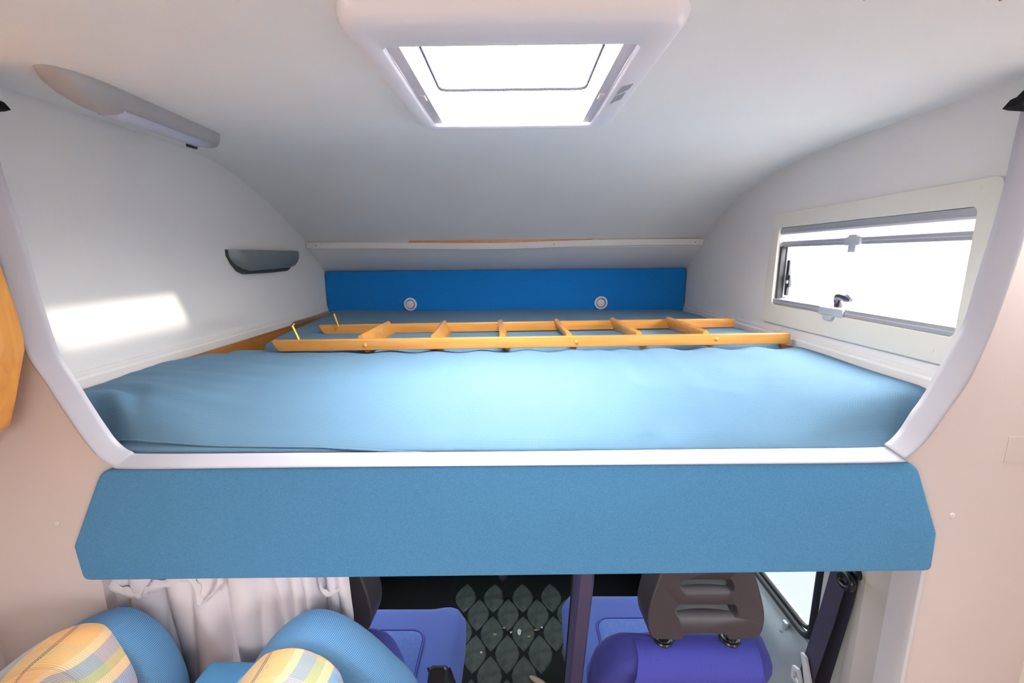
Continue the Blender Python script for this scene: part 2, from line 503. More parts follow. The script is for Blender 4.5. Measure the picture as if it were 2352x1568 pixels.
# window hole in the right wall
WY0, WY1, WZ0, WZ1 = .945, 1.637, -.182, .095
struct(prism('wall_right', alcove_profile(1), 0, XR, XR+.04, 'liner', holes=[rrect(WY0, WY1, WZ0, WZ1, .012)]))
# sloping nose panel above the headboard, and nose wall behind it
prof = [(2.315, .085), (2.33, .070), (2.335, .045), (2.505, -.072), (2.56, -.072)]
struct(loft('wall_front', [[Vector((x, y, z)) for y, z in prof] for x in (XL-.02, -.3, .3, XR+.02)], 'nose_liner_lifted'))
struct(box('wall_front_outer', XL-.05, XR+.05, 2.56, 2.60, -.46, .10, 'liner'))
# sagging rail along the foot of the ceiling curve, with the batten it has come away from
def sag(x): return -.010*math.exp(-((x+.10)/.42)**2)+.0025*math.sin(3*x)
ringsr = []
for i in range(41):
    x = lerp(XL+.004, XR-.004, i/40); s = sag(x)
    ringsr.append([Vector((x, y, z+s)) for y, z in ((2.300, .083), (2.297, .080), (2.3015, .052), (2.305, .049), (2.330, .049), (2.325, .083))])
rail = struct(loft('trim_2', ringsr, 'trim_white', closed=True, caps=True))
struct(box('trim_3', -.55, .40, 2.312, 2.325, .060, .0865, 'batten_wood'))
for x in (XL+.055, XR-.045, .2):
    lathe('screw_cap', [(0.0025, 0), (.0025, -.002), (.0001, -.0025)], (x, 2.2995, .066+sag(x)), 'Y', 'rust', rail, 8)

# --- strips where the walls meet the bed: white profile, wooden board underneath
for side, xw, s in (('left', XL, 1), ('right', XR, -1)):
    pf = [(0, -.272), (.004*s, -.272), (.006*s, -.279), (.005*s, -.284), (.010*s, -.290), (.010*s, -.313), (.006*s, -.316), (0, -.316)]
    struct(loft('baseboard_'+side, [[Vector((xw+a, y, z)) for a, z in pf] for y in (.915, 1.7, 2.49)], 'trim_white', closed=True, caps=True))
    struct(box('trim_4' if s > 0 else 'trim_5', min(xw, xw+.014*s), max(xw, xw+.014*s), .93, 2.49, -.44, -.314, 'batten_wood'))

# --- bulkhead with the moulded white frame of the alcove opening
# (both rims measured along the photograph: outer rim on the bulkhead face, inner rim a little deeper)
o_px = [(2420, 330), (2385, 450), (2352, 551), (2319, 652), (2286, 743), (2252, 819), (2219, 886), (2172, 950), (2136, 1001), (2105, 1033), (2077, 1052), (2040, 1062),
        (1600, 1066), (1176, 1069), (700, 1073), (310, 1077),
        (262, 1070), (228, 1048), (193, 1009), (140, 932), (100, 870), (63, 816), (35, 740), (8, 640), (-25, 520), (-70, 350), (-110, 180)]
i_px = [(2372, 180), (2345, 270), (2314, 408), (2286, 513), (2247, 638), (2219, 733), (2190, 790), (2128, 900), (2093, 950), (2065, 992), (2035, 1020), (2000, 1029),
        (1600, 1033), (1176, 1038), (700, 1041), (350, 1043),
        (300, 1038), (268, 1015), (242, 981), (205, 925), (175, 876), (133, 809), (95, 697), (74, 624), (53, 550), (0, 385), (-50, 190)]
def rim(px, Y):
    l = [(lambda p: (p.x, p.z))(on(1, Y, *q)) for q in px]
    return [(l[0][0]+.006, .40)]+l+[(l[-1][0]-.006, .40)]
outer, inner = rim(o_px, .862), rim(i_px, .888)
def densify(l): return [(p.x, p.y) for p in catmull([(a, b, 0) for a, b in l], 5)]
O_, I_ = densify(outer), densify(inner)
prof = [(0.0, .8705), (0.0, .8640), (.05, .8595), (.13, .8570), (.22, .8575), (.32, .8605), (.60, .8705), (.88, .8815), (.96, .8855), (1.0, .8915)]
rings = []
for t, y in prof:
    rings.append([Vector((lerp(o[0], i[0], t), y, lerp(o[1], i[1], t))) for o, i in zip(O_, I_)])
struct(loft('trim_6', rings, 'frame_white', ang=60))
# the wall itself, left and right pieces with the lower doorway, and the beam behind the blue panel
JL, JR = -.955, .912
def bulk_path(side):
    if side < 0:
        k = [p for p in O_ if p[0] < -.845]          # going up
        return [(-1.30, .40), (-1.30, FLOOR), (JL, FLOOR), (JL, -.60), (-.845, -.60)]+k
    k = [p for p in O_ if p[0] > .80]               # going down
    return [(1.25, FLOOR), (1.25, .40)]+k+[(.80, -.60), (JR, -.60), (JR, FLOOR)]
bw = struct(prism('wall_bulkhead_left', bulk_path(-1), 1, YB, YB+.035, 'bulkhead'))
bwr = struct(prism('wall_bulkhead_right', bulk_path(1), 1, YB, YB+.035, 'bulkhead'))
struct(box('wall_bulkhead_beam', -.90, .86, YB+.001, YB+.034, -.69, -.438, 'bulkhead'))
# white edge of the right-hand doorway
jp = [(JR+.001, .8705), (JR+.001, .863), (JR-.004, .859), (JR-.010, .862), (JR-.013, .872), (JR-.014, .925), (JR+.02, .925)]
struct(loft('trim_7', [[Vector((x, y, z)) for x, y in jp] for z in (-.60, -1.2, FLOOR)], 'jamb_white_lifted'))
# small domed screw caps on the bulkhead, and a faint, slightly darker patch
for px, py, par in ((133, 1200, bw), (2186, 1183, bwr)):
    p = on(1, YB, px, py)
    lathe('screw_cap', [(.0062, .001), (.006, -.001), (.0045, -.0028), (.0001, -.0036)], p, 'Y', 'trim_white', par, 14)
p0, p1 = on(1, YB-.0004, 2318, 1003), on(1, YB-.0004, 2390, 1062)
box('faint_patch', p0.x, p1.x, YB-.0009, YB+.001, p1.z, p0.z, 'patch', bwr)

# --- rest of the vehicle
struct(box('floor', -1.3, 1.25, -2.6, .95, FLOOR-.04, FLOOR, 'room_floor'))
def wall_hole(name, ax, d0, d1, a0, a1, b0, b1, hole, m):
    return struct(prism(name, [(a0, b0), (a1, b0), (a1, b1), (a0, b1)], ax, d0, d1, m, holes=[hole] if hole else ()))
wall_hole('wall_room_left', 0, -1.27, -1.23, -2.6, .89, FLOOR, .45, rrect(-1.45, -.35, -.75, -.15, .05), 'room_wall')
wall_hole('wall_room_right', 0, 1.19, 1.23, -2.6, .89, FLOOR, .45, rrect(-1.45, -.35, -.75, -.15, .05), 'room_wall')
struct(box('wall_rear', -1.3, 1.25, -2.64, -2.6, FLOOR, .45, 'room_wall'))
for n, x in (('window_2', -1.25), ('window_3', 1.21)):
    w = struct(prism(n, rrect(-1.47, -.33, -.77, -.13, .06), 0, x-.03, x+.03, 'cream', holes=[rrect(-1.43, -.37, -.73, -.17, .05)]))
    prism('pane', rrect(-1.44, -.36, -.74, -.16, .05), 0, x-.003, x+.003, 'pane_dimmed_room', w)
lmp = thing('ceiling_lamp', 'round warm ceiling lamp behind the camera in the living area', 'lamp', (0, -1.1, .30))
lathe('base', [(.17, .05), (.17, .02), (.16, .01)], (0, -1.1, .295), 'Z', 'trim_white', lmp)
lathe('diffuser', [(.155, .012), (.15, -.02), (.11, -.04), (.0001, -.05)], (0, -1.1, .30), 'Z', 'lamp_glow', lmp)
# cab shell
struct(box('floor_cab', -1.05, 1.0, .93, 2.75, CABF-.04, CABF, 'dash'))
struct(box('trim_8', -1.05, 1.0, .925, .95, CABF, FLOOR, 'dash'))
hl = round_poly([(1.235, -1.268), (1.235, -.62), (1.95, -.62), (2.30, -1.16), (2.30, -1.268)], [.06, .05, .05, .05, .05])
struct(prism('wall_cab_left', [(.88, CABF), (2.75, CABF), (2.75, -.44), (.88, -.44)], 0, -1.02, -1.06, 'door_grey', holes=[hl]))
struct(prism('wall_cab_right', [(1.10, CABF), (2.75, CABF), (2.75, -.44), (1.10, -.44)], 0, .975, 1.02, 'door_grey', holes=[hl]))
struct(box('bed_base', XL-.03, XR+.03, .90, 2.60, -.462, -.440, 'ply'))
struct(prism('wall_windscreen', [(-1.06, CABF), (1.02, CABF), (1.02, -.44), (-1.06, -.44)], 1, 2.60, 2.64, 'dash', holes=[rrect(-.95, .90, -1.18, -.52, .06)]))
wsc = struct(prism('window_4', rrect(-.96, .91, -1.19, -.51, .06), 1, 2.61, 2.63, 'black_rubber', holes=[rrect(-.93, .88, -1.16, -.54, .05)]))
prism('pane', rrect(-.94, .89, -1.17, -.53, .05), 1, 2.617, 2.622, 'pane_dimmed_cab', wsc)

# ================================================================== ALCOVE WINDOW
win = struct(thing('window_1', None, None, (XR, 1.29, -.05)))
surround_o = round_poly([(.903, -.247), (1.692, -.252), (1.678, .143), (.903, .150)], .022)
prism('surround', surround_o, 0, XR+.001, XR-.011, 'cream', win, bev=.005, seg=3, holes=[rrect(WY0, WY1, WZ0, WZ1, .014)])
reveal = [rrect(WY0, WY1, WZ0, WZ1, .012), rrect(WY0+.004, WY1-.004, WZ0+.004, WZ1-.004, .012)]
bmr = bmesh.new()
def framebar(name, y0, y1, z0, z1, x0, x1, m, par=win, bev=.002): return box(name, x0, x1, y0, y1, z0, z1, m, par, bev)
ft = framebar('cassette_rail', WY0, WY1, .076, .0945, XR-.004, XR+.030, 'rail_grey')
framebar('cassette_lip', WY0, WY1, .070, .078, XR-.001, XR+.022, 'rail_lilac', ft)
framebar('blind_strip', WY0+.004, WY1-.006, .046, .072, XR+.016, XR+.0185, 'blind_cloth')
hb = framebar('blind_bar', WY0+.001, WY1-.001, .026, .046, XR+.006, XR+.022, 'rail_grey')
framebar('groove', WY0+.004, WY1-.004, .0345, .0375, XR+.0045, XR+.008, 'rail_lilac', hb)
yh = on(0, XR, 1958, 545).y
g1 = framebar('blind_grip', yh-.030, yh+.030, .0235, .048, XR-.002, XR+.010, 'handle_grey', hb, .004)
prism('grip_tab', round_poly([(yh-.020, .046), (yh+.020, .046), (yh+.012, .0545), (yh-.012, .0545)], .004), 0, XR-.001, XR+.010, 'handle_grey', hb, .001)
framebar('grip_latch', yh-.014, yh+.016, .004, .026, XR+.001, XR+.008, 'handle_grey', hb, .003)
fb = framebar('bottom_rail', WY0, WY1, WZ0, -.160, XR-.006, XR+.020, 'rail_grey')
framebar('bottom_groove', WY0+.002, WY1-.002, -.173, -.170, XR-.0075, XR-.004, 'rail_lilac', fb)
yb = on(0, XR, 1915, 725).y
framebar('screen_grip', yb-.050, yb+.052, -.186, -.160, XR-.014, XR-.002, 'handle_grey', fb, .004)
prism('grip_lip', round_poly([(yb-.022, -.184), (yb+.028, -.184), (yb+.018, -.198), (yb-.014, -.198)], .006), 0, XR-.020, XR-.006, 'handle_grey', fb, .002)
# black far jamb with the stay and its latch
framebar('jamb_seal', WY1-.012, WY1, -.160, .028, XR+.000, XR+.034, 'black_rubber')
framebar('jamb_liner', WY1-.018, WY1-.012, -.155, .028, XR+.018, XR+.034, 'rail_grey')
framebar('near_jamb', WY0, WY0+.010, -.160, .028, XR+.004, XR+.036, 'cream')
st = framebar('window_stay', WY1-.030, WY1-.014, -.148, -.020, XR+.022, XR+.032, 'black_plastic')
framebar('stay_catch', WY1-.046, WY1-.026, -.118, -.072, XR+.018, XR+.030, 'dark_navy', st, .004)
framebar('stay_screw', WY1-.042, WY1-.030, -.104, -.092, XR+.014, XR+.020, 'rail_lilac', st, .003)
# catch handle standing on the bottom rail
yl = on(0, XR+.02, 1925, 715).y
hd = framebar('catch_base', yl-.010, yl+.014, -.166, -.140, XR+.012, XR+.026, 'black_plastic', win, .004)
hp = catmull([(XR+.016, yl+.004, -.150), (XR+.014, yl+.002, -.134), (XR+.012, yl-.014, -.126), (XR+.010, yl-.040, -.128), (XR+.010, yl-.058, -.133)], 5)
tube('catch_lever', hp, [lerp(.008, .0125, min(1, i/8)) if i < 17 else lerp(.0125, .006, (i-16)/4) for i in range(len(hp))], 'dark_navy', hd)
yl2 = WY0+.02
framebar('near_catch', WY0+.008, WY0+.016, -.105, -.055, XR+.006, XR+.020, 'rail_lilac', win, .003)
prism('pane', rrect(WY0-.004, WY1+.004, WZ0-.004, WZ1+.004, .012), 0, XR+.0345, XR+.0385, 'pane_dimmed_alcove', win)
# small moulded screw covers on the surround
for px, py in ((2250, 432), (2140, 803), (1967, 765)):
    p = on(0, XR-.011, px, py)
    lathe('screw_cover', [(.006, .001), (.0055, -.0006), (.0001, -.001)], p, 'X', 'cream', win, 12)

# ================================================================== SKYLIGHT
sky = thing('roof_skylight', 'white moulded square roof skylight with frosted bright opening in the ceiling', 'skylight', (0, .98, .345))
def rring(x0, x1, y0, y1, r, z, n=6, zs=None):
    pts = rrect(x0, x1, y0, y1, r, n)
    return [Vector((x, y, z if zs is None else zs(x, y))) for x, y in pts]
ZLN, ZLF = .318, .328                               # the moulding is a little deeper at the room side
def zl(y): return lerp(ZLN, ZLF, (y-.67)/.55)
surr = [rring(-.252, .252, .652, 1.250, .05, .40),
        rring(-.251, .251, .653, 1.246, .05, 0, zs=lambda x, y: zl(y)+.020),
        rring(-.247, .247, .657, 1.240, .048, 0, zs=lambda x, y: zl(y)+.008),
        rring(-.238, .238, .666, 1.230, .044, 0, zs=lambda x, y: zl(y)+.001),
        rring(-.225, .225, .680, 1.220, .038, 0, zs=lambda x, y: zl(y)),
        rring(-.208, .200, .748, 1.206, .018, 0, zs=lambda x, y: zl(y)+.001),
        rring(-.205, .197, .751, 1.203, .015, 0, zs=lambda x, y: zl(y)+.004),
        rring(-.204, .196, .752, 1.202, .014, 0, zs=lambda x, y: zl(y)+.014)]
loft('surround', surr, 'skylight_white', sky, closed=True, ang=60)
curb = [rring(-.204, .196, .752, 1.202, .014, .330), rring(-.195, .188, .760, 1.200, .020, .408), rring(-.210, .204, .742, 1.22, .020, .410), rring(-.225, .22, .72, 1.24, .02, .412), rring(-.225, .22, .72, 1.24, .02, .36)]
loft('curb', curb, 'skylight_white', sky, closed=True, ang=50)
for sx, xa, xb in ((-1, -.203, -.181), (1, .173, .195)):
    rr_ = box('blind_rail', xa, xb, .754, 1.198, .3135, .3185, 'rail_lilac', sky, .001)
    for v in rr_.data.vertices: v.co.z += zl(v.co.y)-.306
    xs_ = (xa+xb)/2
    box('blind_runner', xs_-.006, xs_+.006, .985, 1.015, zl(1.0)+.005, zl(1.0)+.009, 'runner', rr_, .001)
gas = [rring(-.188, .181, .766, 1.194, .022, .4085), rring(-.184, .177, .770, 1.190, .020, .4085), rring(-.184, .177, .770, 1.190, .020, .414), rring(-.188, .181, .766, 1.194, .022, .414)]
gas.append(gas[0])
loft('dome_gasket', gas, 'gasket', sky, closed=True)
dome = [rring(-.220, .215, .73, 1.235, .03, .415), rring(-.20, .195, .75, 1.215, .05, .436), rring(-.15, .145, .81, 1.15, .06, .452), rring(-.05, .046, .93, 1.03, .04, .457)]
loft('dome', dome, 'dome_clear', sky, closed=True, caps=False)
bmx = bmesh.new(); boxb(bmx, -.05, .046, .93, 1.03, .4565, .4575)
finish(bmx, 'dome_crown', 'dome_clear', sky)
for x, px in ((-.183, 0), (.178, 0)):
    lathe('screw', [(.0025, 0), (.002, -.002), (.0001, -.0025)], (x, 1.2005, .352), 'Y', 'rust', sky, 8)
# grey printed label in four blocks on the moulding
pa = [on(2, .3065, *q) for q in ((1430, 200), (1453, 192), (1447, 208), (1425, 218))]
def quad_px(name, q, z, m, par):
    bmq = bmesh.new()
    top = [bmq.verts.new((lambda p: Vector((p.x, p.y, zl(p.y)-.0008)))(on(2, z, *a))) for a in q]
    bot = [bmq.verts.new(v.co+Vector((0, 0, .002))) for v in top]
    bmq.faces.new(top); bmq.faces.new(bot[::-1])
    for i in range(4): bmq.faces.new((top[i], top[(i+1) % 4], bot[(i+1) % 4], bot[i]))
    return finish(bmq, name, m, par, smooth=False)
for q in (((1427, 201), (1439, 197), (1427, 214), (1414, 220)), ((1441, 196), (1455, 192), (1443, 207), (1429, 213)),
          ((1412, 223), (1424, 219), (1413, 235), (1400, 242)), ((1426, 218), (1437, 213), (1427, 229), (1415, 234))):
    quad_px('label_block', q, .322, 'sticker', sky)

# ================================================================== TUBE LAMP
la, lb = on(2, .340, 95, 172), on(2, .345, 488, 322)
tl = thing('strip_lamp', 'grey strip lamp with pale lilac diffuser on the ceiling edge', 'lamp', ((la.x+lb.x)/2, (la.y+lb.y)/2, .355))
axis_v = (lb-la); Llen = math.hypot(axis_v.x, axis_v.y); ux, uy = axis_v.x/Llen, axis_v.y/Llen
nx, ny = uy, -ux                                   # sideways, towards the room centre
def lamp_pt(s, w, z): 
    x, y = la.x+ux*s+nx*w, la.y+uy*s+ny*w
    return Vector((x, y, ceil_z(max(XL, x), y)+.004-z))
stations = [(0, .010, .006), (.008, .022, .014), (.03, .035, .030), (.06, .042, .042), (.10, .045, .050), (.14, .045, .052), (Llen*.5, .042, .050), (Llen-.05, .038, .048), (Llen-.018, .035, .044), (Llen-.004, .026, .030), (Llen, .014, .012)]
rings = []
for s, w, h in stations:
    r = []
    for j in range(13):
        a = PI*j/12
        ca, sa = math.cos(a), math.sin(a)
        r.append(lamp_pt(s, w*math.copysign(abs(ca)**.7, ca), h*abs(sa)**.7))
    rings.append(r)
loft('housing', rings, 'lamp_body', tl, closed=True, caps=True, ang=70)
rings = []
for s, sc in ((.135, .6), (.142, 1), (Llen*.5, 1), (Llen-.055, 1), (Llen-.045, .6)):
    r = []
    for j in range(9):
        a = lerp(PI*.27, PI*.90, j/8); ca, sa = math.cos(a), math.sin(a)
        k = .0015 if sc == 1 else -.001
        ws = interp([(0, .045), (.14, .045), (Llen*.5, .042), (Llen-.05, .038), (Llen, .036)], s); r.append(lamp_pt(s, (ws+k)*math.copysign(abs(ca)**.7, ca), (interp([(0, .052), (.14, .052), (Llen*.5, .050), (Llen-.05, .048), (Llen, .046)], s)+k)*abs(sa)**.7))
    rings.append(r)
loft('diffuser', rings, 'lamp_diffuser', tl, ang=70)
p = lamp_pt(Llen-.055, -.026, .046)
box('switch', p.x-.006, p.x+.006, p.y-.016, p.y+.016, p.z-.006, p.z+.006, 'black_plastic', tl, .002)

# ================================================================== GREY WALL POCKET
q0, q1 = on(0, XL, 518, 573), on(0, XL, 672, 577)
q2 = on(0, XL, 550, 627)
pk = thing('wall_pocket', 'small dark grey plastic pocket fixed on the left alcove wall', 'pocket', (XL, (q0.y+q1.y)/2, q2.z))
def pocket_ring(y, d, ztop, zbot, n=9):
    r = [Vector((XL-.001, y, ztop)), Vector((XL+d*.96, y, ztop))]
    for j in range(n):
        a = PI/2*j/(n-1)
        r.append(Vector((XL+d*(.30+.70*math.cos(a)**.8), y, lerp(zbot, ztop, .0)+(ztop-zbot)*.75*(1-math.sin(a)))))
    r.append(Vector((XL-.001, y, zbot)))
    return r
zt, zb = q0.z, q2.z
Lp = q1.y-q0.y
rings = []
for t, d, k in ((0, .004, .30), (.015, .018, .45), (.06, .036, .72), (.12, .046, .90), (.20, .050, 1.0), (.5, .050, .97), (.80, .050, .93), (.90, .048, .86), (.96, .040, .70), (.99, .024, .5), (1.0, .012, .4)):
    rings.append(pocket_ring(q0.y+Lp*t, d, zt, lerp(zt, zb+.006, k)))
loft('body', rings, 'pocket_grey', pk, closed=True, caps=True, ang=60)
rings = []
for t, d, k in ((-.01, .006, .25), (.03, .010, .60), (.09, .016, .92), (.16, .020, 1.06), (.5, .022, 1.07), (.80, .020, 1.03), (.88, .012, .92)):
    rings.append([Vector((XL-.001, q0.y+Lp*t, zt)), Vector((XL+d, q0.y+Lp*t, zt)), Vector((XL+d, q0.y+Lp*t, lerp(zt, zb, k*.97))), Vector((XL+d*.6, q0.y+Lp*t, lerp(zt, zb, k))), Vector((XL-.001, q0.y+Lp*t, lerp(zt, zb, k)))])
loft('back_rim', rings, 'pocket_dark', pk, closed=True, caps=True)

# ================================================================== HEADBOARD
hbd = thing('headboard', 'dark blue upholstered headboard panel with two white round buttons', 'headboard', (-.06, 2.5, -.44))
pts = [(-1.079, -.435), (.962, -.435), (.962, -.069), (-.06, -.0725), (-1.079, -.074)]
prism('panel', round_poly(pts, [.004, .004, .012, .0, .012]), 1, 2.528, 2.488, 'headboard_cloth', hbd, bev=.008, seg=3)
for bx, bz in ((-.602, -.262), (.488, -.262)):
    bt = lathe('button', [(.036, 0), (.038, -.004), (.036, -.011), (.0285, -.013), (.0265, -.010), (.0262, -.001)], (bx, 2.489, bz), 'Y', 'button_white', hbd)
    lathe('disc', [(.0222, .0), (.0222, -.0085), (.0195, -.0105), (.0001, -.0108)], (bx-.0008, 2.489, bz), 'Y', 'button_white', bt)

# ================================================================== MATTRESSES
def sstep(a, b, x):
    t = max(0, min(1, (x-a)/(b-a))); return t*t*(3-2*t)
FSIDE = [(.911, -.412), (.922, -.385), (.932, -.358), (.945, -.330), (.965, -.313), (1.0, -.3055), (1.12, -.304), (1.3, -.303)]
def mattress(name, label, x0f, x1f, yf, yb, zbot, ztop, rf, top_fn, edge_fn=None, nx=150, matn='mattress_cloth', front_bulge=.012, ftab=None, endk=.80):
    """columns along X; every column is a closed path bottom-front, front, top, back"""
    root = thing(name, label, 'mattress', ((x0f(0)+x1f(0))/2, (yf+yb)/2, zbot))
    nprof = []
    for j in range(7): nprof.append(('f', j/6))            # front face up
    for j in range(1, 44): nprof.append(('t', j/43))       # top
    for j in range(1, 5): nprof.append(('b', j/4))         # back face down
    rings = []
    for i in range(nx+1):
        u = i/nx
        e = 1-abs(2*u-1)                                     # 0 at the ends
        w = min(1.0, e*nx/8)                                 # roll over at the ends
        er = math.sqrt(max(0, 1-(1-w)**2))
        r = []
        for k, t in nprof:
            zt_ = ztop
            if k == 'f':
                a = t*PI/2
                Y = yf+.006-.006*math.sin(t*PI*.5)**.7-front_bulge*math.sin(t*PI); Z = lerp(zbot, ftab[0][1] if ftab else ztop-rf, t)
            elif k == 't':
                s = t*(yb-yf+2*0)
                Y = lerp(yf, yb, t); d = min(Y-yf, yb-Y)
                Z = ztop-rf*(1-math.sqrt(max(0, 1-(1-min(1, d/(rf*1.25)))**2)))
                if ftab and Y-yf < .4:
                    wside = sstep(-.66, -.95, lerp(x0f(Y), x1f(Y), u))+sstep(.60, .88, lerp(x0f(Y), x1f(Y), u))
                    Z = min(ztop, lerp(interp(ftab, Y), interp(FSIDE, Y), wside))
            else:
                Y = yb; Z = lerp(ztop-rf, zbot, t)
            xa, xb = x0f(Y), x1f(Y)
            X = lerp(xa, xb, u)
            if k == 't': Z += top_fn(X, Y)*min(1, min(Y-yf, yb-Y)/.03)
            Z = lerp(lerp(zbot, Z, endk), Z, er)
            if edge_fn: Y, Z = edge_fn(X, Y, Z, k, t)
            r.append(Vector((X, Y, Z)))
        rings.append(r)
    o = loft('cover', rings, matn, root, closed=True, caps=True, ang=70, uvflip=True)
    return root, rings
def top_front(X, Y):
    z = -.004*math.cos((X+.05)*1.6)
    # gathers fanning out from the left wall
    a = sstep(-.45, -.98, X)*(1-.85*sstep(-1.0, -1.07, X))
    z += a*(.0042*math.sin(Y*62+X*7)+.0030*math.sin(Y*115+X*13+1))
    # pulled fold right of centre, running towards the ladder
    c = .29+.10*sstep(1.02, 1.40, Y)*0-.04*(Y-1.0)
    z += .0075*math.exp(-((X-c)/.026)**2)-.0050*math.exp(-((X-c-.055)/.026)**2)+.0045*math.exp(-((X-c-.17)/.035)**2)
    # scalloped hollows under the ladder
    z += sstep(1.36, 1.44, Y)*(-.0045+.0045*math.sin(X*41))*sstep(-.75, -.5, X)
    z += sstep(.55, .75, X)*.0015*math.sin(Y*16-1.2)
    z += -.006*sstep(-.98, -1.07, X)*sstep(1.25, 1.0, Y)
    return z
def edge_front(X, Y, Z, k, t):
    # squashed corner bulge at the left front
    d = math.exp(-((X+.93)/.045)**2)
    if Y < 1.06:
        f = sstep(1.06, .95, Y)
        Z -= .016*d*f*math.sin((Y+X*.6)*60)
        Y += .012*d*f
    # front drops away in the two corners
    return Y, Z
mf, rf_ = mattress('front_mattress', 'light blue waffle cloth mattress at the front of the alcove under the ladder',
    lambda y: interp([(.911, -.905), (.918, -.945), (.926, -.975), (.94, -1.015), (.955, -1.045), (.975, -1.066), (1.10, -1.074), (1.30, -1.074), (1.36, -1.03), (1.49, -.885)], y), lambda y: interp([(.911, .832), (.918, .868), (.926, .893), (.932, .912), (.94, .930), (.955, .950), (.975, .959), (1.49, .961)], y),
    .911, 1.480, -.438, -.303, .040, top_front, edge_front, 190,
    ftab=sm([(.911, -.412), (.924, -.399), (.940, -.389), (.970, -.3715), (1.01, -.351), (1.05, -.3345), (1.09, -.322), (1.13, -.3135), (1.20, -.3065), (1.33, -.303)]), endk=.97)
# piped seam along the front face
seam = []
for i in range(3, len(rf_)-3):
    X = rf_[i][0].x; 
    tz = interp([(-1.1, 6.3), (-.8, 6.3), (-.45, 5.4), (-.25, 3.4), (-.05, 1.3), (.3, .6), (.75, .9), (.9, 1.6), (1, 1.6)], X)
    j = int(tz); f = tz-j
    p = rf_[i][j].lerp(rf_[i][j+1], f)
    seam.append(p+Vector((0, -.0012, 0)))
tube('piping', seam, .0022, 'mattress_cloth', mf, 6)
def top_rear(X, Y):
    z = -.003*math.cos(X*2.2)+.0035*math.sin(X*5.1+.8)*sstep(2.1, 2.45, Y)
    z += .003*math.sin(Y*9+X)
    return z
mr, _ = mattress('rear_mattress', 'blue waffle cloth mattress behind the ladder against the headboard',
    lambda y: interp([(1.49, -.86), (1.53, -.915), (1.9, -.985), (2.40, -1.045), (2.49, -1.03)], y), lambda y: interp([(1.49, .93), (1.55, .95), (2.40, .945), (2.49, .90)], y),
    1.492, 2.486, -.438, -.292, .040, top_rear, None, 110)

# ================================================================== LADDER
n0, n1 = on(2, -.300, 660, 808), on(2, -.300, 1812, 791)
f0, f1 = on(2, -.292, 762, 768), on(2, -.292, 1686, 752)
LZ = -.300
lad = thing('bunk_ladder', 'orange varnished wooden bunk ladder lying across the mattresses', 'ladder', ((n0.x+n1.x)/2, (n0.y+f0.y)/2, LZ))
RH, RT = .037, .020
def railing(a, b, zb):
    d = (b-a); L = math.hypot(d.x, d.y); ang_ = math.atan2(d.y, d.x)
    prof = round_poly([(-.032, .0), (L+.004, .0), (L+.004, RH), (-.05, RH)], [.026, .010, .010, .004], 6)
    # rounded lower corner at the hook end, clipped corner at the foot
    o = prism('rail', prof, 1, 0.0, RT, 'ladder_wood', None, bev=.0035, seg=3)
    M = Matrix.Translation((a.x, a.y, zb)) @ Matrix.Rotation(ang_, 4, 'Z')
    o.data.transform(M)
    o.parent = lad; o.matrix_parent_inverse = Matrix.Translation(-lad.location)
    return M, L
ZN, ZF = -.2985, -.2915
Mn, Ln = railing(Vector((n0.x, n0.y, 0)), Vector((n1.x, n1.y, 0)), ZN)
Mf, Lf = railing(Vector((f0.x, f0.y, 0)), Vector((f1.x, f1.y, 0)), ZF)
def on_rail(M, s, w=0, z=0): return M @ Vector((s, w, z))
def s_of(M, px, py, zz):
    p = on(2, zz, px, py); q = M.inverted() @ p
    return q.x
rung_px = [(838, 771, 893, 743), (1003, 770, 1024, 741), (1160, 769, 1155, 739), (1314, 767, 1286, 737), (1474, 764, 1417, 735), (1631, 763, 1547, 733)]
for i, (xa, ya, xb, yb_) in enumerate(rung_px):
    a = on_rail(Mn, s_of(Mn, xa, ya, ZN+RH+.006), RT*.9, RH*.5)
    b = on_rail(Mf, s_of(Mf, xb, yb_, ZF+RH+.006), RT*.1, RH*.5)
    d = (b-a).normalized(); tilt = math.radians(24)
    up = Vector((-math.sin(tilt), 0, math.cos(tilt))); side = d.cross(up).normalized(); up = side.cross(d).normalized()
    hw, hh = .009, .0315
    ch = .006
    sec = [(-hw, -hh+ch), (-hw+ch*.6, -hh), (hw-ch*.6, -hh), (hw, -hh+ch), (hw, hh-ch), (hw-ch*.6, hh), (-hw+ch*.6, hh), (-hw, hh-ch)]
    rings = [[q+side*x+up*z for x, z in sec] for q in (a, b)]
    loft('rung', rings, 'ladder_wood', lad, closed=True, caps=True)
for px, py in ((838, 793), (1324, 786), (1645, 779)):
    s = s_of(Mn, px, py, ZN+.018); c = on_rail(Mn, s, 0, .018)
    p = on(1, c.y, px, py)
    lathe('bolt_cap', [(.0075, .001), (.0072, -.0015), (.005, -.0035), (.0001, -.0045)], (p.x, c.y+.0005, max(ZN+.010, min(ZN+.028, p.z))), 'Y', 'ladder_wood', lad, 14)
# hook: two brass legs and a chrome cross bar
ha = on(2, ZN+RH, 686, 779); hb_ = on(2, ZF+RH, 776, 748)
hz = .050
pa_, pb_ = Vector((ha.x, ha.y+.006, ZN+RH-.004)), Vector((hb_.x, hb_.y+.006, ZF+RH-.004))
ta = on(1, pa_.y+.002, 672, 748); tb = on(1, pb_.y+.002, 767, 719)
tube('hook_leg', [pa_, lerp(pa_, ta, .5), ta], .0042, 'brass', lad)
tube('hook_leg', [pb_, lerp(pb_, tb, .5), tb], .0042, 'brass', lad)
dab = (tb-ta).normalized()
tube('hook_bar', catmull([ta, ta+Vector((.002, .006, .006)), ta+dab*.03+Vector((0, 0, .007)), tb-dab*.02+Vector((0, 0, .004)), tb], 5), .0052, 'chrome_wood_reflection', lad)

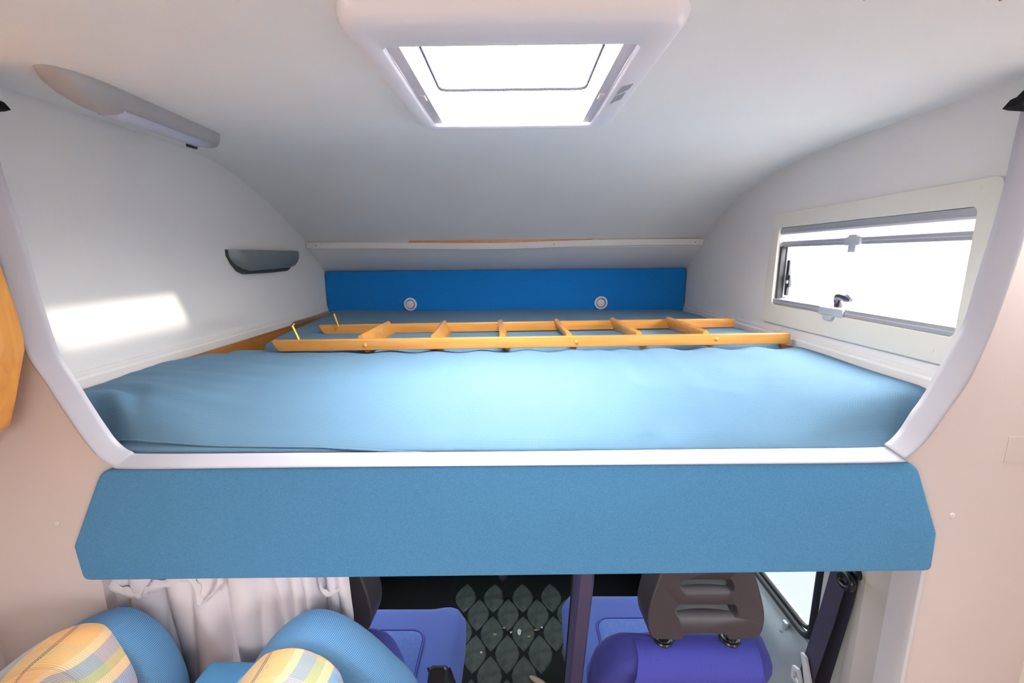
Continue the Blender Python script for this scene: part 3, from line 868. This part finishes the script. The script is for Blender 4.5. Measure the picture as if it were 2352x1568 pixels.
# ================================================================== BLUE FASCIA
fpx = [(232, 1078), (2105, 1060), (2152, 1225), (2139, 1311), (192, 1333), (169, 1255)]
fp = [on(1, .860, *q) for q in fpx]
fas = thing('fascia_panel', 'wide light blue felt covered panel below the mattress opening', 'panel', (-.03, .85, -.70))
prism('padding', round_poly([(p.x, p.z) for p in fp], [.045, .05, .014, .014, .018, .014], 6), 1, .8725, .859, 'fascia_cloth', fas, bev=.005, seg=3, ang=60)

# ================================================================== BENCH BACKRESTS
def back_cushion(name, label, prof, y0, y1, rim, pad_prof, pad_y0, pad_y1, pad_rim):
    """arched cushion: profile in (X, z), thick in Y with a rounded rim; plaid pad in front"""
    cx = sum(p[0] for p in prof)/len(prof)
    root = thing(name, label, 'cushion', (cx, (y0+y1)/2, -1.25), 'bench backrests below the bunk')
    def shell(nm, pr, ya, yb, rm, m, par, bulge):
        c = catmull([(a, 0, b) for a, b in pr], 8)
        mid = Vector((sum(p.x for p in c)/len(c), 0, min(p.z for p in c)))
        rings = []
        for t in range(13):
            a = PI*t/12
            y = lerp(ya, yb, .5-.5*math.cos(a))
            off = rm*(1-math.sin(a)**.55)
            r = []
            for i, p in enumerate(c):
                pn = c[max(0, i-1)]; nn = c[min(len(c)-1, i+1)]
                tg = (nn-pn).normalized(); nrm = Vector((tg.z, 0, -tg.x))
                q = p-nrm*off
                r.append(Vector((q.x, y, q.z)))
            rings.append(r)
        # close front and back with a gentle bulge
        def cap(r, dy):
            out = []
            for k in (.75, .45, .15):
                out.append([Vector((lerp(mid.x, p.x, k), p.y+dy*(1-k*k), lerp(lerp(mid.z, p.z, .5), p.z, k))) for p in r])
            return out
        front = cap(rings[0], -bulge)[::-1]; back = cap(rings[-1], bulge*.4)
        return loft(nm, front+rings+back, m, par, ang=80, uvflip=False)
    shell('back_cushion', prof, y0, y1, rim, 'bench_cloth', root, .01)
    shell('plaid_pad', pad_prof, pad_y0, pad_y1, pad_rim, 'plaid_cloth', root, .03)
    return root
def prof_px(pts, Y): return [(lambda p: (p.x, p.z))(on(1, Y, *q)) for q in pts]
# outlines run from the right foot over the crown to the left foot
B1 = prof_px([(452, 1700), (444, 1580), (420, 1500), (375, 1432), (300, 1390), (225, 1402), (140, 1452), (40, 1545), (-60, 1700)], .835)
P1 = prof_px([(328, 1740), (326, 1580), (300, 1506), (250, 1456), (190, 1438), (120, 1456), (40, 1510), (-40, 1590), (-110, 1740)], .765)
back_cushion('arched_cushion', 'blue arched backrest with yellow plaid pad beside the left wall', B1, .760, .845, .030, P1, .685, .790, .028)
B2 = prof_px([(1000, 1700), (968, 1568), (905, 1494), (830, 1430), (760, 1396), (700, 1398), (640, 1440), (585, 1520), (530, 1600), (500, 1700)], .835)
P2 = prof_px([(835, 1740), (800, 1568), (772, 1515), (720, 1484), (665, 1478), (610, 1498), (570, 1535), (530, 1590), (480, 1740)], .765)
back_cushion('arched_cushion', 'blue arched backrest with cream plaid pad next to the cab seat', B2, .755, .845, .030, P2, .680, .785, .028)
bb = on(1, .80, 420, 1553); be = on(1, .80, 580, 1568)
bse = thing('dinette_bench', 'low blue cloth bench joining the two arched backrests', 'bench', (-.65, .70, FLOOR))
bm = bmesh.new()
boxb(bm, -.715, -.585, .765, .845, -1.12, bb.z-.002, .015, 3)
o = finish(bm, 'back_board', 'fascia_cloth', bse)
box('seat_cushion', -1.20, -.22, .30, .60, -1.50, -1.38, 'plaid_cloth', bse, .03, 3)
box('plinth', -1.20, -.22, .32, .84, FLOOR, -1.12, 'cabinet_wood', bse)

# ================================================================== CURTAIN
cur = thing('cab_curtain', 'pale mauve gathered curtain hanging below the blue panel', 'curtain', (-.66, .90, -1.6))
def cur_y(x, z):
    t = (x+.95)/.58
    f = sstep(-.70, -.95, z)
    k = lerp(1.0, .55, f)
    def fold(p): return 1-2*abs(math.sin(p))**.6
    a = .013*fold(x*24+z*2.2)+.011*fold(x*41-z*3.0+1)*k+.011*fold(x*78+z*2.0)*sstep(-.64, -.48, x)*k
    return .905+a
rings = []
nxc, nzc = 150, 26
for j in range(nzc+1):
    z = lerp(-.66, -1.62, (j/nzc)**1.3)
    r = []
    for i in range(nxc+1):
        x = lerp(-.952, -.392, i/nxc)
        pull = .025*sstep(-.72, -.80, z)*math.sin(x*9)
        r.append(Vector((x+pull*.5*(1-abs(2*i/nxc-1)), cur_y(x, z), z)))
    rings.append(r)
cl = loft('cloth', rings, 'curtain', cur, ang=80)
def ribbon(name, pts, w, m, par, tw=(0, 0, 1), n=6):
    P = catmull(pts, n); rings = []
    for i, p in enumerate(P):
        ww = w*(.75+.25*math.sin(i*1.3)); up = Vector(tw).normalized()
        rings.append([p+up*ww*.5+Vector((0, .004, 0)), p+up*ww*.2-Vector((0, .003, 0)), p-up*ww*.2-Vector((0, .003, 0)), p-up*ww*.5+Vector((0, .004, 0))])
    return loft(name, rings, m, par, ang=80)
def cpx(x, y, Y=.885): return on(1, Y, x, y)
ribbon('header_swag', [cpx(225, 1335), cpx(262, 1352), cpx(300, 1366), cpx(325, 1370), cpx(345, 1352), cpx(392, 1338), cpx(430, 1322)], .035, 'curtain', cur)
ribbon('header_swag', [cpx(432, 1325), cpx(450, 1350), cpx(458, 1388), cpx(478, 1372), cpx(498, 1350), cpx(505, 1325)], .022, 'curtain', cur, (1, 0, .4))
ribbon('tie_loop', [cpx(732, 1325), cpx(737, 1350), cpx(752, 1366), cpx(772, 1358), cpx(788, 1342), cpx(797, 1325)], .020, 'curtain', cur)

# ================================================================== CAB SEATS
def cab_seat(name, label, cx, dy, lowered):
    kw = .78 if lowered else 1.0
    root = thing(name, label, 'seat', (cx, 1.45+dy, CABF), 'cab seats')
    G = 'cab'
    zs = -1.52
    # pedestal
    box('pedestal', cx-.20, cx+.20, 1.28+dy, 1.70+dy, CABF, zs-.16, 'black_plastic', root, .02)
    # seat cushion: rounded slab with raised bolsters
    rings = []
    hwid, yb0, yf0 = (.275, 1.18+dy, 1.76+dy) if not lowered else (.300, 1.18+dy, 1.685)
    n = 22
    for j in range(n+1):
        v = j/n; Y = lerp(yb0, yf0, v)
        ed = min(v*(yf0-yb0), (1-v)*(yf0-yb0))
        rc = .10
        cut = rc-math.sqrt(max(0, rc*rc-(rc-min(rc, (1-v)*(yf0-yb0)))**2)) if (1-v)*(yf0-yb0) < rc else 0
        w = hwid-cut*.8
        drop = .05*(1-math.sqrt(max(0, 1-(1-min(1, ed/.05))**2)))
        r = []
        for i in range(25):
            u = -1+2*i/24
            X = cx+w*u
            e = (1-abs(u))*w
            rr = .045*(1-math.sqrt(max(0, 1-(1-min(1, e/.045))**2)))
            bol = .022*sstep(.50, .80, abs(u))*(1-sstep(.8, 1.0, v)*.6)
            r.append(Vector((X, Y, zs-drop-rr+bol-.012*sstep(.9, .2, v)*0)))
        r += [Vector((cx+w*.98, Y, zs-.15)), Vector((cx-w*.98, Y, zs-.15))]
        rings.append(r)
    cu = loft('seat_cushion', rings, 'seat_pale', root, closed=True, caps=True, ang=60)
    yi = 1.60+dy if not lowered else 1.54
    ins = rrect(cx-.135, cx+.135, 1.22+dy, yi, .05, 6)
    prism('inset', ins, 2, zs-.02, zs+.0045, 'seat_inset', cu, bev=.004, seg=2)
    tube('seam', [Vector((a, b, zs+.003)) for a, b in rrect(cx-.139, cx+.139, 1.216+dy, yi+.004, .053, 6)], .0028, 'seat_side', cu, 6, closed=True)
    # backrest, leaning back towards the living area
    b0 = Vector((0, 1.27+dy if not lowered else 1.11, zs-.02)); b1 = Vector((0, .975+dy*.6, -1.020))
    ax = (b1-b0); Lb = ax.length; ax.normalize(); nr = Vector((0, ax.z, -ax.y))     # nr points forward
    rings = []; m_ = 20
    for j in range(m_+1):
        v = j/m_
        hw_ = interp([(0, .225), (.4, .250), (.72, .245), (.88, .222), (.96, .196), (1, .165)], v)*kw
        th = interp([(0, .055), (.6, .060), (.86, .058), (.94, .052), (1, .036)], v)
        c = b0+ax*(Lb*v)
        r = []
        for i in range(28):
            a = 2*PI*i/28; ca, sa = math.cos(a), math.sin(a)
            x = hw_*math.copysign(abs(ca)**.42, ca); y = th*math.copysign(abs(sa)**.62, sa)
            y += .018*sstep(.55, .95, abs(ca))*(1 if sa > 0 else 0)
            r.append(Vector((cx+x, 0, 0))+c+nr*y)
        rings.append(r)
    # closing cap rings
    last = rings[-1]; cc = sum(last, Vector())/len(last)
    for k, up in ((.82, .012), (.5, .020), (.1, .023)):
        rings.append([cc+(p-cc)*k+ax*up for p in last])
    bk = loft('backrest', rings, 'seat_side', root, closed=True, caps=True, ang=60)
    # ribbed cloth saddle over the top of the backrest
    sad = []
    for i in range(17):
        u = -1+2*i/16; hx = .158*u*kw
        row = []
        for (v_, y_) in ((.86, -.0605), (.90, -.0600), (.945, -.0555), (.975, -.049), (1.0, -.036), (1.018, -.026), (1.030, -.012), (1.032, .0), (1.026, .018), (1.012, .028)):
            k = 1+.10*(1-min(1, max(0, (v_-.86)/.17)))
            c = b0+ax*(Lb*v_+.0065-.014*u*u*(1 if v_ > .96 else .3))
            row.append(Vector((cx+hx*k, 0, 0))+c+nr*(y_*1.06))
        sad.append(row)
    loft('saddle_cloth', sad, 'seat_cloth', bk, ang=70, uvflip=True)
    # headrest with two slots, cut with a boolean
    hx_ = Vector((0, .10, .995)).normalized(); hn = Vector((0, hx_.z, -hx_.y)); hc = b1+Vector((0, .010, .166))
    outline = [(-.132, -.092), (-.085, -.098), (-.060, -.098), (-.045, -.084), (.045, -.084), (.060, -.098), (.085, -.098), (.132, -.092), (.146, -.050), (.140, .0), (.118, .075), (.098, .128), (.06, .140), (-.06, .140), (-.098, .128), (-.118, .075), (-.140, .0), (-.146, -.050)]
    ol = [(p.x, p.y) for p in catmull([(a, b, 0) for a, b in outline], 4, True)]
    ho = prism('headrest', ol, 1, -.045, .050, 'headrest_plastic', None, bev=.018, seg=4, ang=60)
    cutters = []
    for z0, z1, w0, w1 in ((.030, .064, .070, .062), (-.036, -.002, .082, .074)):
        sl = round_poly([(-w0, z0), (w0, z0), (w1, z1), (-w1, z1)], .013, 5)
        co = prism('cutter', sl, 1, -.12, .12, 'headrest_plastic', None)
        cutters.append(co)
        md = ho.modifiers.new('slot', 'BOOLEAN'); md.object = co; md.operation = 'DIFFERENCE'; md.solver = 'EXACT'
    dg = bpy.context.evaluated_depsgraph_get(); dg.update()
    me2 = bpy.data.meshes.new_from_object(ho.evaluated_get(dg))
    ho.modifiers.clear(); ho.data = me2
    for co in cutters: bpy.data.objects.remove(co)
    rot = Matrix(((1, 0, 0), (0, hn.y, hx_.y), (0, hn.z, hx_.z))).to_4x4()
    ho.data.transform(Matrix.Translation((cx, hc.y, hc.z)) @ rot)
    ho.parent = root; ho.matrix_parent_inverse = Matrix.Translation(-root.location)
    # scooped vane behind each slot
    ho.modifiers.new('shading', 'WEIGHTED_NORMAL').keep_sharp = True
    for z0 in (.028, -.038):
        vr = []
        for i in range(9):
            u = -1+2*i/8
            base = hc+hx_*(z0+.006*u*u*.5)+Vector((cx+.070*u, 0, 0))
            vr.append([base-hn*.030-hx_*.004, base-hn*.006+hx_*.004, base+hn*.022+hx_*.004, base+hn*.022-hx_*.006, base-hn*.030-hx_*.010])
        loft('vane', vr, 'door_grey', ho, closed=True, caps=True)
    for sx in (-.088, .088):
        p = b1+hx_*.012+hn*.004+Vector((cx+sx, 0, 0))
        tube('post', [p-hx_*.02, p+hx_*.10], .0075, 'chrome', ho, 10)
        bz = []
        for t in range(17):
            a = 2*PI*t/16
            bz.append(p+hx_*.016+Vector((1, 0, 0))*.020*math.cos(a)+hn*.024*math.sin(a))
        tube('post_collar', bz[:-1], .0058, 'black_plastic', ho, 8, closed=True)
        pl = prism('collar_plate', [(.019*math.cos(2*PI*t/16), .022*math.sin(2*PI*t/16)) for t in range(16)], 2, -.004, .004, 'black_plastic', ho)
        pl.data.transform(Matrix.Translation(p+hx_*.012) @ rot)
    # armrest
    sgn = 1 if cx < 0 else -1
    xa = cx+sgn*.300
    if not lowered:
        a0, a1_, w_, h_ = Vector((xa, 1.16+dy, -1.42)), Vector((xa, .965+dy, -.745)), .0215, .036
    else:
        a0, a1_, w_, h_ = Vector((xa-.006, 1.19, -1.46)), Vector((xa-.006, 1.015, -1.150)), .030, .030
    d = (a1_-a0).normalized(); s_ = Vector((1, 0, 0)); q_ = s_.cross(d).normalized()
    rings = []
    Lq = (a1_-a0).length
    for t, k in ((0, .6), (.03, .9), (.08, 1), (.5, 1), (.92, 1), (.97, .93), (1, .7)):
        rings.append([a0+d*(Lq*t)+s_*(x*w_*k)+q_*(y*h_*k) for x, y in ((-1, -.7), (-.7, -1), (.7, -1), (1, -.7), (1, .7), (.7, 1), (-.7, 1), (-1, .7))])
    ar = loft('armrest', rings, 'armrest_plastic' if not lowered else 'black_plastic', root, closed=True, caps=True, ang=30)
    for sx in (-1, 1):
        tube('armrest_edge', [a0+d*(Lq*t)+s_*(sx*w_*1.02)-q_*h_*.72 for t in (.04, .5, .96)], .0035, 'black_plastic', ar, 6)
    return root
cab_seat('captain_chair', 'blue cab seat beside the door window with slotted dark headrest', .470, .0, False)
cab_seat('captain_chair', 'blue cab seat standing behind the pale curtain', -.520, .035, True)

# ================================================================== BELT, PILLAR, CAB DOOR
struct(loft('wall_pillar', [[Vector((x, y, z)) for x, y in ((.935, .905), (.935, .98), (.925, 1.02), (.932, 1.06), (.945, 1.09), (.955, 1.20), (1.02, 1.20), (1.02, .905))] for z in (-.44, -1.2, CABF)], 'pillar', closed=True, caps=True, ang=20))
belt = thing('seat_belt', 'dark seat belt hanging from its anchor on the beige pillar', 'seat belt', (.90, 1.05, -1.4))
def strap(name, pts, w, m, par):
    rings = []
    for (x, y, z) in pts:
        rings.append([Vector((x, y-w/2, z)), Vector((x-.0015, y, z)), Vector((x, y+w/2, z)), Vector((x+.002, y+w/2, z)), Vector((x+.001, y, z)), Vector((x+.002, y-w/2, z))])
    return loft(name, rings, m, par, closed=True, caps=True)
A = on(0, .895, 1930, 1335)
strap('webbing', [(.912, A.y+.018, A.z+.06), (.905, A.y+.024, A.z-.02), (.900, A.y+.034, A.z-.14), (.888, A.y+.055, A.z-.34), (.878, A.y+.065, A.z-.50)], .058, 'belt', belt)
strap('webbing_return', [(.920, A.y-.004, A.z+.02), (.918, A.y-.002, A.z-.05), (.915, A.y+.008, A.z-.16), (.908, A.y+.026, A.z-.36), (.905, A.y+.035, A.z-.52)], .046, 'belt_dark', belt)
an = []
for t in range(20):
    a = 2*PI*t/20; an.append(Vector((.900+.012*math.cos(a)*.6, A.y-.012+.030*math.cos(a), A.z+.012+.020*math.sin(a)-.35*.030*math.cos(a))))
tube('anchor_loop', an, .0085, 'black_plastic', belt, 10, closed=True)
lathe('anchor_bolt', [(.016, 0), (.016, -.016), (.010, -.020), (.0001, -.020)], (.932, A.y-.014, A.z+.035), 'X', 'black_plastic', belt, 16)
B = on(0, .878, 1852, 1532)
br = prism('tongue_bracket', round_poly([(B.y-.050, B.z-.075), (B.y+.006, B.z+.030), (B.y+.030, B.z+.028), (B.y+.012, B.z-.01), (B.y-.012, B.z-.075)], .006), 0, B.x-.004, B.x+.006, 'belt_bracket', belt, .002)
prism('tongue', round_poly([(B.y-.012, B.z-.080), (B.y+.018, B.z-.028), (B.y+.046, B.z-.040), (B.y+.044, B.z-.085)], .006), 0, B.x-.011, B.x-.002, 'belt_bracket', belt, .002,
      holes=[round_poly([(B.y+.006, B.z-.070), (B.y+.022, B.z-.042), (B.y+.036, B.z-.050), (B.y+.034, B.z-.072)], .004)])
struct_door = struct(thing('door_1', None, None, (.96, 1.7, CABF)))
# bulging inner panel of the cab door
rings = []
for z, b_ in ((CABF+.05, .03), (-1.75, .05), (-1.50, .075), (-1.38, .075), (-1.325, .050), (-1.292, .018), (-1.280, .004)):
    r = []
    for Y in [1.18+.04*i for i in range(28)]:
        e = sstep(1.17, 1.30, Y)
        r.append(Vector((.976-b_*e, Y, z)))
    rings.append(r)
loft('inner_panel', rings, 'door_grey', struct_door, ang=60)
seal = [(a, b) for a, b in hl]
tube('window_seal', [Vector((.972, a, b)) for a, b in hl], .012, 'black_rubber', struct_door, 8, closed=True)
tube('seal_lip', [Vector((.985, lerp(1.75, a, .965), lerp(-.95, b, .955))) for a, b in hl], .008, 'black_rubber', struct_door, 8, closed=True)
prism('pane', hl, 0, .996, 1.000, 'pane_dimmed_cab', struct_door)
kp = on(0, .950, 1803, 1440)
kb = lathe('lock_base', [(.018, -.03), (.017, -.004), (.015, .002), (.0001, .003)], (kp.x, kp.y, kp.z-.012), 'Z', 'door_grey', struct_door, 14)
box('lock_knob', kp.x-.007, kp.x+.007, kp.y-.010, kp.y+.010, kp.z-.012, kp.z+.024, 'handle_grey', kb, .004)
# left cab door window pane, behind the curtain
wl = struct(prism('window_5', hl, 0, -1.045, -1.041, 'pane_dimmed_cab'))

# ================================================================== DASHBOARD, GEAR LEVER, FLOOR MAT
dsh = thing('dashboard', 'black dashboard in the dark footwell beyond the seats', 'dashboard', (-.02, 2.4, -1.2))
loft('body', [[Vector((x, y, z)) for y, z in ((2.59, -1.20), (2.35, -1.20), (2.22, -1.25), (2.20, -1.38), (2.30, -1.50), (2.59, -1.62))] for x in (-1.0, 0, .97)], 'dash', dsh, closed=True, caps=True)
box('console', -.20, .14, 2.28, 2.59, CABF+.25, -1.40, 'dash', dsh, .03)
kn = on(1, 2.25, 1155, 1322)
glv = thing('gear_lever', 'dark gear lever with a round knob beside the dashboard', 'lever', (kn.x, 2.26, -1.55))
tube('stick', [Vector((kn.x, 2.27, -1.62)), Vector((kn.x, 2.255, kn.z-.3)), Vector((kn.x, 2.25, kn.z))] if kn.z-.3 > -1.62 else [Vector((kn.x, 2.30, kn.z-.20)), Vector((kn.x, 2.25, kn.z))], .009, 'black_plastic', glv)
lathe('knob', [(.012, -.03), (.024, -.012), (.027, .004), (.020, .018), (.0001, .024)], (kn.x, 2.25, kn.z), 'Z', 'headrest_plastic', glv, 18)
MZ = CABF+.004
fm = thing('rubber_mat', 'black rubber floor mat with raised leaf shaped cells between the seats', 'mat', (-.05, 1.9, CABF))
bms = bmesh.new(); boxb(bms, -.315, .262, 1.40, 1.73, CABF, MZ); boxb(bms, -.42, .40, 1.725, 2.50, CABF, MZ)
finish(bms, 'sheet', 'mat_rubber', fm)
# one leaf cell shared by all
cw, cl_ = .0595, .112
leaf = []
for s in (1, -1):
    for i in range(7):
        t = -1+2*i/6 if s > 0 else 1-2*i/6
        if abs(t) > .999 and s < 0: continue
        leaf.append((s*cw*math.cos(t*PI/2)**.95 if abs(t) < .999 else 0.0, t*cl_))
bm = bmesh.new()
lo = [bm.verts.new((x*1.04, y*1.03, 0)) for x, y in leaf]; hi = [bm.verts.new((x*.94, y*.95, .007)) for x, y in leaf]
bm.faces.new(hi)
for i in range(len(leaf)): bm.faces.new((lo[i], lo[(i+1) % len(leaf)], hi[(i+1) % len(leaf)], hi[i]))
for f in bm.faces: f.smooth = False
bmesh.ops.recalc_face_normals(bm, faces=bm.faces)
cell_me = bpy.data.meshes.new('cell'); bm.to_mesh(cell_me); bm.free(); cell_me.materials.append(MATS['mat_cell'])
c0 = on(2, MZ, 1128, 1452); c1 = on(2, MZ, 1200, 1452)
px_ = (c1.x-c0.x); sx_ = px_/(cw*2.85)
base = on(2, MZ, 1202, 1453)
for r_ in range(-4, 5):
    for q_ in range(-6, 6):
        X = base.x+(q_+.5*(r_ % 2))*px_; Y = base.y+r_*cl_*1.14
        if not (-.247 < X < .197 and 1.50 < Y < 2.40) and not (-.37 < X < .35 and 1.84 < Y < 2.40): continue
        o = bpy.data.objects.new('cell', cell_me); COL.objects.link(o)
        o.parent = fm; o.location = Vector((X, Y, MZ))-fm.location; o.scale = (sx_, 1, 1)
# litter on the mat
def crumb(px, py, r, m, lab, el=(1, 1, .5)):
    p = on(2, MZ+.008, px, py)
    b = bmesh.new(); bmesh.ops.create_icosphere(b, subdivisions=2, radius=r)
    rnd = random.Random(px*7+py)
    for v in b.verts: v.co = Vector((v.co.x*el[0], v.co.y*el[1], v.co.z*el[2]))*rnd.uniform(.75, 1.25)+Vector((p.x, p.y, MZ+.007+r*el[2]*.8))
    tag(finish(b, 'crumb', m), lab, 'crumb', 'crumbs on the rubber mat')
crumb(1193, 1452, .014, 'crumb_white', 'largest white crumb lying on a raised mat cell', (.8, 1.5, .4))
for q in ((1174, 1452), (1245, 1441), (1105, 1498)): crumb(*q, .006, 'crumb_white', 'tiny white crumb on the black rubber mat')
for q in ((1215, 1462), (1231, 1447), (1158, 1442), (1137, 1457)): crumb(*q, .008, 'crumb_tan', 'tiny tan crumb on the black rubber mat', (1.2, .7, .4))
p = on(2, MZ+.01, 1238, 1568)
b = bmesh.new(); bmesh.ops.create_uvsphere(b, u_segments=14, v_segments=8, radius=1)
for v in b.verts: v.co = Vector((v.co.x*.055, v.co.y*.016, v.co.z*.010))
bmesh.ops.rotate(b, verts=b.verts, cent=(0, 0, 0), matrix=Matrix.Rotation(-.6, 3, 'Z'))
bmesh.ops.translate(b, verts=b.verts, vec=(p.x, p.y, MZ+.017))
tag(finish(b, 'plastic_clip', 'beige_plastic'), 'beige oval plastic clip lying on the rubber mat', 'clip')

# ================================================================== WOODEN CABINET AT THE LEFT
cpts = [(-60, 470), (0, 590), (40, 700), (61, 778), (62, 806), (40, 930), (30, 972), (0, 1002), (-60, 1010)]
cp = [(lambda p: (p.x, p.z))(on(1, .845, *q)) for q in cpts]
cab = thing('wall_cabinet', 'orange wooden wall cabinet with bowed front beside the opening', 'cabinet', (-1.08, .55, cp[-1][1]))
full = [(-1.225, cp[-1][1]), ]+cp[::-1]+[(-1.225, cp[0][1])]
prism('end_panel', full, 1, .845, .785, 'cabinet_wood', cab, bev=.008, seg=3, ang=50)
ins_ = [(x-.022 if x > -1.2 else x, z) for x, z in full]
prism('body', ins_, 1, .79, .25, 'cabinet_wood', cab)
ins2 = [(x-.010 if x > -1.2 else x, lerp(-.15, z, .80)) for x, z in full]
def clip_z(poly, z0, z1):
    return [(x, max(z0, min(z1, z))) for x, z in poly]
prism('door', clip_z(ins2, -.148, .5), 1, .755, .27, 'cabinet_wood', cab, bev=.006, seg=3)
prism('drawer', clip_z(ins2, -.5, -.156), 1, .765, .27, 'cabinet_wood', cab, bev=.006, seg=3)

# ================================================================== BLACK CORNER SPEAKERS
def corner(name, label, pts, Y0, Y1, cx):
    pp = [on(1, Y1, *q) for q in pts]
    z = min(p.z for p in pp)
    r = thing(name, label, 'bracket', (sum(p.x for p in pp)/len(pp), Y0, z), 'black brackets in the upper corners')
    prism('body', [(p.x, p.z) for p in pp], 1, Y0, Y1, 'bracket_black', r, bev=.004, seg=2)
    return r
corner('corner_bracket', 'black plastic bracket in the upper corner above the window', [(2297, 252), (2317, 230), (2331, 224), (2352, 203), (2420, 190), (2420, 258), (2352, 258), (2312, 256)], .845, .875, 1)
corner('corner_bracket', 'black plastic bracket in the upper corner beside the strip lamp', [(30, 254), (14, 258), (-60, 260), (-60, 205), (0, 230), (14, 236)], .845, .875, -1)
